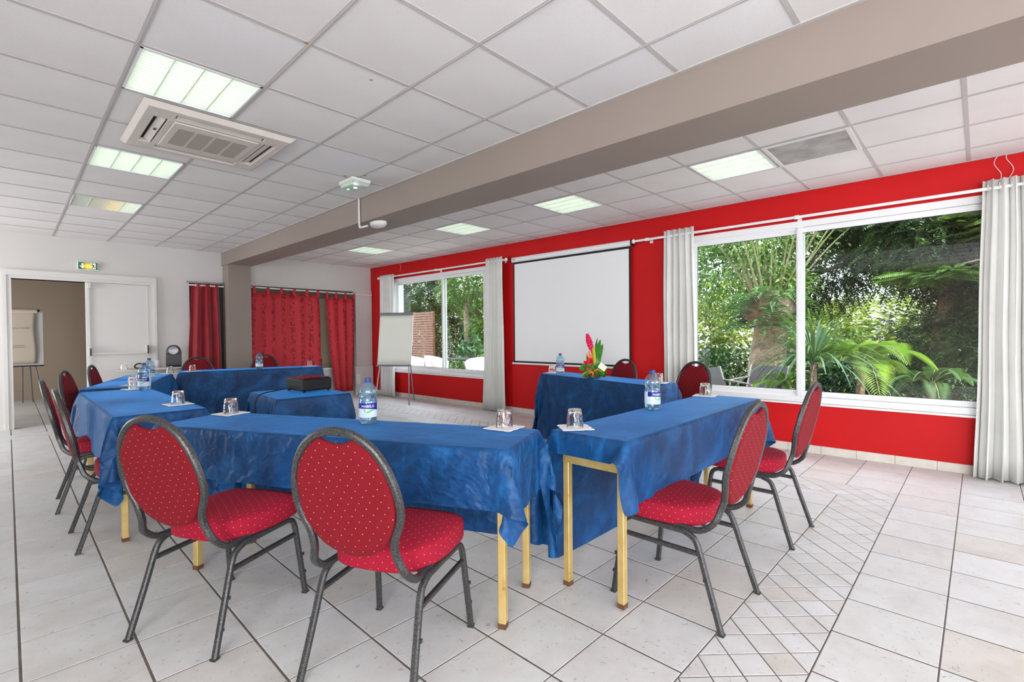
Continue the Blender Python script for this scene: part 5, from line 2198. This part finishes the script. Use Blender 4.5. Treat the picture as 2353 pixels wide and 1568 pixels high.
for a_, xx in ((-.2, 0), (.2, 0)):
    p = FB(a_, 1.03, 0)
    MB().lathe([(.012, 0), (.016, .006), (.012, .012), (0, .012)], 12).build('knob', M['grey'], fc).location = FB(a_, .975, .024)
off = Vector((4.80, 7.55, 0))
feet = [Vector((4.954, 7.336, 0)), Vector((4.60, 7.90, 0)), Vector((5.45, 7.90, 0))]
tops = [FB(.43, .0, -.015), FB(-.43, .0, -.015), FB(.40, .3, -.04)]
for f_, tt in zip(feet, tops):
    MB().tube([tuple(f_ - off), tuple(tt)], .011, 8).build('leg', M['steel'], fc, auto=40)

fb = thing('flip_chart', 'worn flip chart with handwritten notes in the dim room behind the doorway', 'flip chart', (.17, 12.9, 0), 0)
MB().box((-.40, -.0, .745), (.305, .025, 1.80)).build('board', mat('grey_white_board', rgb(232, 230, 234), .5), fb)
mb = MB()
mb.grid(lambda u, v_: (-.40 + .61 * u + .012 * sin(v_ * 7) * u, -.012 - .02 * u * sin(v_ * 2.6) * (1 - .5 * v_), .775 + .99 * v_), 14, 14)
o = mb.build('paper_sheet', mat('old_paper', rgb(216, 204, 188), .85), fb, True)
md = o.modifiers.new('th', 'SOLIDIFY'); md.thickness = .002
MB().tube([(-.40, -.035, 1.77), (.23, -.035, 1.77)], .042, 14).build('paper_roll', bpy.data.materials['old_paper'], fb, auto=40)
MB().tube([(.23, -.035, 1.775), (.262, -.035, 1.775)], .02, 12).build('roll_knob', M['black'], fb)
MB().box((-.40, -.05, .725), (.31, .0, .745)).build('pen_tray', M['blackmat'], fb)
for x0, x1, y1 in ((-.16, -.15, -.25), (.19, .30, -.1), (.02, .02, .45), (.12, .16, .4)):
    MB().tube([(x0, .01, .74), (x1, y1 if y1 < 0 else .5, 0)], .010, 8).build('leg', M['grey'], fb, auto=40)
ink = mat('blue_black_ink', rgb(60, 62, 84), .6)
wr = MB()
rn = random.Random(9)
def scribble(x0, x1, z, h__, n_):
    pts = []
    for k in range(n_):
        q = k / (n_ - 1)
        pts.append((x0 + (x1 - x0) * q, -.040, z + (h__ if k % 2 else -h__) * rn.uniform(.3, 1)))
    wr.tube(pts, .0022, 4)
scribble(-.30, -.02, 1.445, .012, 14)
scribble(0.0, .12, 1.445, .014, 10)
scribble(-.22, -.16, 1.30, .012, 7)
scribble(-.15, .05, 1.12, .010, 12)
scribble(-.15, .05, 1.085, .006, 9)
wr.tube([(-.23, -.04, 1.14), (-.17, -.04, 1.11), (-.16, -.04, 1.07), (-.22, -.04, 1.02), (-.23, -.04, 1.14)], .0022, 4)
wr.build('handwriting', ink, fb)

# ------------------------------------------------------------------ garden
gd = MB()
gd.box((6.2, -14, -.30), (9.0, 26, -.02))
o = gd.build('patio', M['deck'])
o['kind'] = 'structure'
gd = MB()
gd.box((9.0, -40, -.35), (60, 60, -.06))
o = gd.build('ground', M['lawn'])
o['kind'] = 'structure'


def mesh_np(name, V, F_, m_, parent=None, nv=3):
    me = bpy.data.meshes.new(name)
    me.vertices.add(len(V))
    me.vertices.foreach_set('co', V.astype(np.float32).ravel())
    nf = len(F_)
    me.loops.add(nf * nv)
    me.loops.foreach_set('vertex_index', F_.astype(np.int32).ravel())
    me.polygons.add(nf)
    me.polygons.foreach_set('loop_start', np.arange(nf, dtype=np.int32) * nv)
    try:
        me.polygons.foreach_set('loop_total', np.full(nf, nv, dtype=np.int32))
    except Exception:
        pass
    me.materials.append(m_)
    me.update(calc_edges=True)
    o = bpy.data.objects.new(name, me)
    COL.objects.link(o)
    if parent is not None:
        o.parent = parent
    return o


def leaves_np(pos, dirs, ln, wd, nrm=None):
    """two-triangle folded leaves: base, left, tip, right"""
    n = len(pos)
    d = dirs / (np.linalg.norm(dirs, axis=1, keepdims=True) + 1e-9)
    if nrm is None:
        nrm = RNG.normal(size=(n, 3))
        nrm[:, 2] = np.abs(nrm[:, 2]) + .6
    s = np.cross(d, nrm)
    s /= (np.linalg.norm(s, axis=1, keepdims=True) + 1e-9)
    nn = np.cross(s, d)
    ln = np.broadcast_to(np.asarray(ln), (n,))[:, None]
    wd = np.broadcast_to(np.asarray(wd), (n,))[:, None]
    V = np.stack([pos, pos + d * ln * .45 - s * wd - nn * wd * -.35, pos + d * ln - nn * ln * .12, pos + d * ln * .45 + s * wd + nn * wd * .35], 1)
    b = np.arange(n)[:, None] * 4
    F_ = np.concatenate([b + [[0, 1, 2]], b + [[0, 2, 3]]], 0)
    return V.reshape(-1, 3), F_


def compound(pos, dirs, L, K, lw, droop=.35, lr=.22):
    """pinnate leaves: K pairs of leaflets along a drooping rachis"""
    n = len(pos)
    d = dirs / (np.linalg.norm(dirs, axis=1, keepdims=True) + 1e-9)
    up = np.array([0, 0, 1.]) + RNG.normal(0, .3, (n, 3))
    s = np.cross(d, up)
    s /= (np.linalg.norm(s, axis=1, keepdims=True) + 1e-9)
    L = np.broadcast_to(np.asarray(L), (n,))
    PP, DD, LL = [], [], []
    for k in range(K):
        t_ = (k + .6) / K
        c_ = pos + d * (L * t_)[:, None]
        c_[:, 2] -= droop * L * t_ * t_
        for sg_ in (-1, 1):
            PP.append(c_)
            dd = s * sg_ + d * .45 + np.array([0, 0, -.25])
            DD.append(dd)
            LL.append(L * lr * sin(pi * (t_ * .8 + .15)) ** .7)
    PP = np.concatenate(PP)
    DD = np.concatenate(DD)
    LL = np.concatenate(LL)
    nr = np.tile(np.array([[0, 0, 1.]]), (len(PP), 1)) + RNG.normal(0, .25, (len(PP), 3))
    return leaves_np(PP, DD, LL, LL * lw, nr)


def blob(n, c_, r_, hollow=.3):
    p = RNG.normal(size=(n, 3))
    p /= np.linalg.norm(p, axis=1, keepdims=True)
    rad = (hollow + (1 - hollow) * RNG.random(n)) ** .6
    # lumpy crown
    q = p * 3.1
    lump = .82 + .25 * np.sin(q[:, 0] * 2 + 1) * np.cos(q[:, 1] * 2.3) + .12 * np.sin(q[:, 2] * 4)
    return np.array(c_) + p * (rad * lump)[:, None] * np.array(r_), p


def tree(name, label, base, trunk_r, trunk_h, crowns, m_, kind='compound', dens=1.0, L=.32, K=6, cat='tree', group=None, branches=6, seed=1):
    t_ = thing(name, label, cat, (base[0], base[1], -.06), 0, group)
    B0 = np.array([base[0], base[1], -.06])
    rn_ = random.Random(seed)
    if trunk_h > 0:
        tb = MB()
        pts = [(0, 0, 0), (rn_.uniform(-.05, .05), rn_.uniform(-.05, .05), trunk_h * .5), (rn_.uniform(-.1, .1), rn_.uniform(-.1, .1), trunk_h)]
        tb.tube(catmull(pts, 4), [trunk_r * (1.15 - .35 * k / 8) for k in range(9)], 10)
        tb.build('trunk', M['bark'], t_, True)
        bb_ = MB()
        for k in range(branches):
            cr = crowns[k % len(crowns)]
            tgt = np.array(cr[0]) - B0 + np.array([rn_.uniform(-.6, .6) * cr[1][0], rn_.uniform(-.6, .6) * cr[1][1], rn_.uniform(-.3, .7) * cr[1][2]])
            p0 = Vector((0, 0, trunk_h * rn_.uniform(.75, .98)))
            pm = p0.lerp(Vector(tgt), .5) + Vector((0, 0, .15))
            bb_.tube(catmull([p0, pm, tuple(tgt)], 4), [trunk_r * .35 * (1 - .09 * q) for q in range(9)], 6)
        bb_.build('branches', M['bark'], t_, True)
    Vs, Fs, o_ = [], [], 0
    for c_, r_, n in crowns:
        n = int(n * dens)
        pos, dr_ = blob(n, c_, r_)
        dirs = dr_ + RNG.normal(0, .6, (n, 3)) + np.array([0, 0, -.2])
        if kind == 'flat':
            fa_ = RNG.random(n) * 2 * pi
            dirs = np.stack([np.cos(fa_) - .5, np.sin(fa_), RNG.normal(0, .12, n)], 1)
            V, F_ = compound(pos, dirs, L * (.7 + .6 * RNG.random(n)), K, .24, .15, .15)
        elif kind == 'compound':
            V, F_ = compound(pos, dirs, L * (.7 + .6 * RNG.random(n)), K, .24)
        else:
            V, F_ = leaves_np(pos, dirs, L * (.6 + .8 * RNG.random(n)), L * .24)
        Vs.append(V)
        Fs.append(F_ + o_)
        o_ += len(V)
    V = np.concatenate(Vs) - B0
    o = mesh_np('foliage', V, np.concatenate(Fs), m_, t_)
    o['kind'] = 'stuff'
    return t_


# stocky pollard tree seen in the left pane of the big window
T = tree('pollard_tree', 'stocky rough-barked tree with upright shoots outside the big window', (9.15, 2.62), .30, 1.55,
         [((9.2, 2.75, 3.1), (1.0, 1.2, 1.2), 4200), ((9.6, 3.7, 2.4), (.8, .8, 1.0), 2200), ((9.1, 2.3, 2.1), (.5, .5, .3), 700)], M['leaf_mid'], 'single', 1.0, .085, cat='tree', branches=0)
hd = MB()
hd.lathe([(.30, 1.45), (.40, 1.6), (.46, 1.8), (.38, 1.98), (.2, 2.05), (0, 2.06)], 14, (0, 0), lambda a, z: 1 + .12 * sin(3 * a + z * 9))
hd.build('burl', M['bark'], T, True)
sh = MB()
rn = random.Random(5)
for k in range(44):
    a = rn.uniform(0, 2 * pi)
    tl = rn.uniform(.25, .75)
    p0 = (.25 * cos(a), .25 * sin(a), 1.9)
    p2 = (tl * 2.2 * cos(a), tl * 2.2 * sin(a), rn.uniform(3.2, 4.3))
    pm = ((p0[0] + p2[0]) / 2 - .1 * cos(a), (p0[1] + p2[1]) / 2, (p0[2] + p2[2]) / 2 + .1)
    sh.tube(catmull([p0, pm, p2], 4), [.019 - .0017 * q for q in range(9)], 5)
sh.build('shoots', M['twig'], T, True)
# fern fronds growing on the trunk
n = 130
ang = RNG.random(n) * 2 * pi
ps_ = np.stack([9.15 + .34 * np.cos(ang), 2.62 + .34 * np.sin(ang), 1.25 + .7 * RNG.random(n)], 1)
dr_ = np.stack([np.cos(ang), np.sin(ang), .5 + .4 * RNG.random(n)], 1)
V, F_ = compound(ps_, dr_, .42 + .25 * RNG.random(n), 14, .16, .8, .20)
o = mesh_np('fern_fronds', V - np.array([9.15, 2.62, -.06]), F_, M['leaf_fern'], T)
o['kind'] = 'stuff'

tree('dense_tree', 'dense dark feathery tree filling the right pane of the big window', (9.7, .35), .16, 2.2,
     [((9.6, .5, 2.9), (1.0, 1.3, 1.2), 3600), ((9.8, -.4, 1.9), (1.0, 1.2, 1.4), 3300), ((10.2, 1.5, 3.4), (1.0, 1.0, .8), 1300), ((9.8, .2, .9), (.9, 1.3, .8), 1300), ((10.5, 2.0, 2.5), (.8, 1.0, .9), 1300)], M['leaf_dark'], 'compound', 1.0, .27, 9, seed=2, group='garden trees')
tree('feathery_tree', 'light green feathery branches high outside the big window', (8.9, -.9), .07, 2.4,
     [((8.9, -.1, 2.75), (.5, .55, .3), 130), ((8.9, .45, 2.05), (.45, .6, .10), 80), ((9.1, -.5, 3.2), (.6, .7, .4), 150)], M['leaf_mid'], 'flat', 1.2, .42, 22, seed=3, group='garden trees')
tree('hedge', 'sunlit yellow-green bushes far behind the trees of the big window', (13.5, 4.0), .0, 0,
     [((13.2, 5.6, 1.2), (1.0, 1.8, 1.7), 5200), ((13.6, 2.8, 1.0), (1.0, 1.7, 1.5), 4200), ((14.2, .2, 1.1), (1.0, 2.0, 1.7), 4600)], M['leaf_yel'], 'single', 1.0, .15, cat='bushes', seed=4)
tree('background_tree', 'broad green tree far behind the pollard tree', (15.0, 4.5), .2, 2.5,
     [((15, 5.4, 3.6), (1.5, 2.2, 1.6), 2600), ((15.5, 1.2, 4.2), (1.5, 2.2, 2.0), 3600)], M['leaf_mid'], 'single', 1.0, .17, seed=5, group='garden trees')
tree('low_hedge', 'low dark hedge along the patio beyond the big window', (11.3, 2.0), 0, 0,
     [((11.4, 4.4, .35), (.5, 1.6, .75), 1500), ((11.4, 1.6, .35), (.5, 1.7, .7), 1500), ((11.6, -1.0, .6), (.6, 1.6, 1.1), 1700)], M['leaf_dark'], 'single', 1.0, .15, cat='hedge', seed=6)
# trees beyond the smaller window
tree('dense_tree', 'dark dense tree beyond the smaller window, left pane', (9.4, 12.9), .14, 2.0,
     [((9.4, 13.0, 2.6), (1.2, 1.7, 1.2), 2200), ((9.6, 14.2, 1.3), (1.0, 1.5, 1.3), 1500), ((9.5, 11.9, 1.2), (.8, 1.0, 1.1), 1000)], M['leaf_dark'], 'compound', 1.9, .25, 7, seed=7, group='garden trees')
tree('dense_tree', 'green tree with pale stems beyond the smaller window, right pane', (9.0, 10.3), .12, 2.2,
     [((9.1, 10.4, 2.9), (1.0, 1.3, 1.2), 1500), ((9.4, 9.6, 1.3), (.9, 1.2, 1.2), 1500)], M['leaf_mid'], 'compound', 1.7, .24, 7, branches=10, seed=8, group='garden trees')
tree('background_tree', 'pale sunlit tree far beyond the smaller window', (14.5, 17), .2, 2.4,
     [((14.3, 18.5, 2.6), (1.8, 2.8, 2.6), 3600), ((14.0, 14.2, 1.8), (1.4, 2.2, 2.4), 3300)], M['leaf_yel'], 'single', 1.0, .18, seed=9, group='garden trees')
tree('leafy_shrub', 'dark shrub beside the wooden slat screen', (8.3, 9.7), 0, 0,
     [((8.4, 9.4, .5), (.5, .9, .8), 1100)], M['leaf_fern'], 'single', 1.0, .15, cat='shrub', seed=10)


def blades(mb_v, mb_f, base, n, L, wd, spread, seed, up=.9, fold=.3):
    rn_ = random.Random(seed)
    for k in range(n):
        a = rn_.uniform(0, 2 * pi)
        e = rn_.uniform(.25, 1.25)
        d = Vector((cos(a) * cos(e), sin(a) * cos(e), sin(e)))
        l_ = L * rn_.uniform(.7, 1.1)
        s = Vector((-sin(a), cos(a), 0))
        N = 9
        o_ = len(mb_v)
        for i in range(N + 1):
            t_ = i / N
            p = Vector(base) + d * l_ * t_ + Vector((0, 0, -l_ * spread * t_ ** 2.4 * (1.1 - sin(e) * .6)))
            ww = wd * (sin(pi * (t_ * .9 + .07)) ** .6)
            nn = Vector((0, 0, 1))
            mb_v += [tuple(p - s * ww + nn * ww * fold), tuple(p), tuple(p + s * ww + nn * ww * fold)]
        for i in range(N):
            for q in (0, 1):
                b = o_ + i * 3 + q
                mb_f.append((b, b + 1, b + 4, b + 3))


pl = thing('spiky_plant', 'spiky plant with long arching blades close outside the big window', 'plant', (7.55, 1.62, -.02), 0)
mb = MB()
blades(mb.v, mb.f, (0, 0, .85), 130, 1.2, .013, .70, 2)
mb.mi = [0] * len(mb.f)
mb.build('blade_leaves', M['leaf_fern'], pl, True)['kind'] = 'stuff'
MB().tube([(0, 0, 0), (.02, 0, .45), (0, 0, .9)], [.05, .04, .035], 8).build('stem', M['bark'], pl, True)


def palm(label, base, zc, nf, L, m_, seed, K=40, lr=.26):
    t_ = thing('palm', label, 'palm', (base[0], base[1], -.04), 0, 'garden palms')
    MB().tube([(0, 0, 0), (.03, .02, zc * .5), (0, 0, zc)], [.06, .05, .05], 8).build('trunk', M['bark'], t_, True)
    rn_ = random.Random(seed)
    st_ = MB()
    for k in range(nf):
        a = 2 * pi * k / nf + rn_.uniform(-.3, .3)
        e = rn_.uniform(.35, 1.15)
        l_ = L * rn_.uniform(.8, 1.15)
        d = np.array([cos(a) * cos(e), sin(a) * cos(e), sin(e)])
        s = np.array([-sin(a), cos(a), 0])
        pts = []
        P_, D_, Lx = [], [], []
        for i in range(K):
            q = i / (K - 1)
            p = np.array([0, 0, zc]) + d * l_ * q + np.array([0, 0, -l_ * .75 * q ** 2.2])
            pts.append(tuple(p))
            if q > .12:
                tang = d - np.array([0, 0, 1.65 * .75 * q ** 1.2])
                tang /= np.linalg.norm(tang)
                for sg_ in (-1, 1):
                    P_.append(p)
                    D_.append(s * sg_ + tang * .75 + np.array([0, 0, .15 - .5 * q]))
                    Lx.append(l_ * lr * sin(pi * (q * .75 + .2)))
        V, F_ = leaves_np(np.array(P_), np.array(D_), np.array(Lx), .0085, np.tile(np.array([[0, 0, 1.]]), (len(P_), 1)))
        o = mesh_np('frond', V, F_, m_, t_)
        MB().tube(pts[::3], .004, 5).build('leaf_stalk', M['twig'], o)
    return t_


palm('bright green feather palm arching over the spiky plant', (8.0, 1.15), .85, 14, 1.0, M['leaf_palm'], 3)
palm('darker feather palm beside the window mullion', (7.9, 2.05), .50, 9, .65, M['leaf_mid'], 6)
palm('low drooping palm right of the bright green palm', (8.3, .45), .6, 9, .75, M['leaf_fern'], 8)

# slatted wooden screen
ws = thing('wooden_screen', 'brown wooden slat screen on the patio beyond the smaller window', 'screen', (8.0, 11.15, -.02), 0)
for k in range(26):
    z = .15 + k * .068
    MB().box((-.012 + .006 * (k % 2), -.48, z), (.012 + .006 * (k % 2), .48, z + .055)).build('slat', M['slat'], ws)
for y in (-.44, .44):
    MB().box((.02, y - .03, 0), (.07, y + .03, 1.92)).build('post', M['slat'], ws)


def tub_chair(label, loc, rz):
    t_ = thing('garden_chair', label, 'chair', loc, rz, 'white tub chairs on the patio')
    mb = MB()

    def fn(u, v_):
        a = -2.3 + 4.6 * u
        h__ = .44 + v_ * (.34 - .16 * abs(a / 2.3) ** 2)
        r_ = .27 + .04 * v_
        return (r_ * sin(a), r_ * cos(a), h__)
    mb.grid(fn, 28, 7)
    o = mb.build('shell', mat('white_garden_plastic', rgb(240, 240, 242), .35) if 'white_garden_plastic' not in bpy.data.materials else bpy.data.materials['white_garden_plastic'], t_, True)
    md = o.modifiers.new('th', 'SOLIDIFY')
    md.thickness = .018
    MB().lathe([(0, .42), (.25, .42), (.28, .44), (.26, .455), (0, .445)], 28).build('seat', bpy.data.materials['white_garden_plastic'], t_, True)
    for a in (.7, 2.3, 3.9, 5.5):
        MB().tube([(.28 * cos(a), .28 * sin(a), 0), (.18 * cos(a), .18 * sin(a), .43)], .014, 8).build('leg', M['steel'], t_)
    return t_


tub_chair('white tub chair outside the smaller window, at the left of the pane', (6.9, 9.95, -.02), radians(100))
tub_chair('white tub chair outside the smaller window, beside the mullion', (7.15, 9.35, -.02), radians(40))
tub_chair('white tub chair outside the smaller window, half behind the pale curtain', (7.0, 7.70, -.02), radians(-60))
pt = thing('patio_table', 'dark round patio table between the white tub chairs', 'table', (7.3, 8.5, -.02), 0)
MB().lathe([(0, .70), (.40, .70), (.41, .715), (.40, .73), (0, .73)], 32).build('tabletop', M['blackmat'], pt, auto=40)
MB().lathe([(.22, 0), (.22, .02), (.03, .04), (.03, .70)], 20).build('pedestal', M['blackmat'], pt, auto=40)


def lounger(label, loc, rz):
    t_ = thing('garden_armchair', label, 'chair', loc, rz, 'grey garden armchairs')
    mb = MB()
    mb.add([(-.27, .28, .42), (.27, .28, .42), (.27, -.20, .40), (-.27, -.20, .40), (-.27, -.34, .74), (.27, -.34, .74)], [(0, 1, 2, 3), (3, 2, 5, 4)])
    o = mb.build('fabric', M['mesh'], t_)
    md = o.modifiers.new('th', 'SOLIDIFY')
    md.thickness = .008
    for sx in (-1, 1):
        x = sx * .29
        MB().tube(catmull([(x, .30, 0), (x, .30, .36), (x, .30, .50), (x, .24, .54), (x, -.26, .56)], 4), .014, 8).build('arm_frame', M['grey'], t_, True)
        MB().tube([(x, -.38, 0), (x, -.20, .40)], .014, 8).tube([(x, -.2, .40), (x, -.345, .755)], .014, 8).build('back_frame', M['grey'], t_)
    return t_


lounger('grey garden armchair outside the left pane, its back to the curtain', (7.15, 2.72, -.02), radians(150))
lounger('grey garden armchair outside, in front of the thick trunk', (8.0, 2.45, -.02), radians(80))
wt = MB().box((17.0, -14, -.1), (17.2, 30, 2.2)).build('boundary_wall', mat('pale_garden_wall', rgb(226, 214, 208), .8))
wt['kind'] = 'structure'
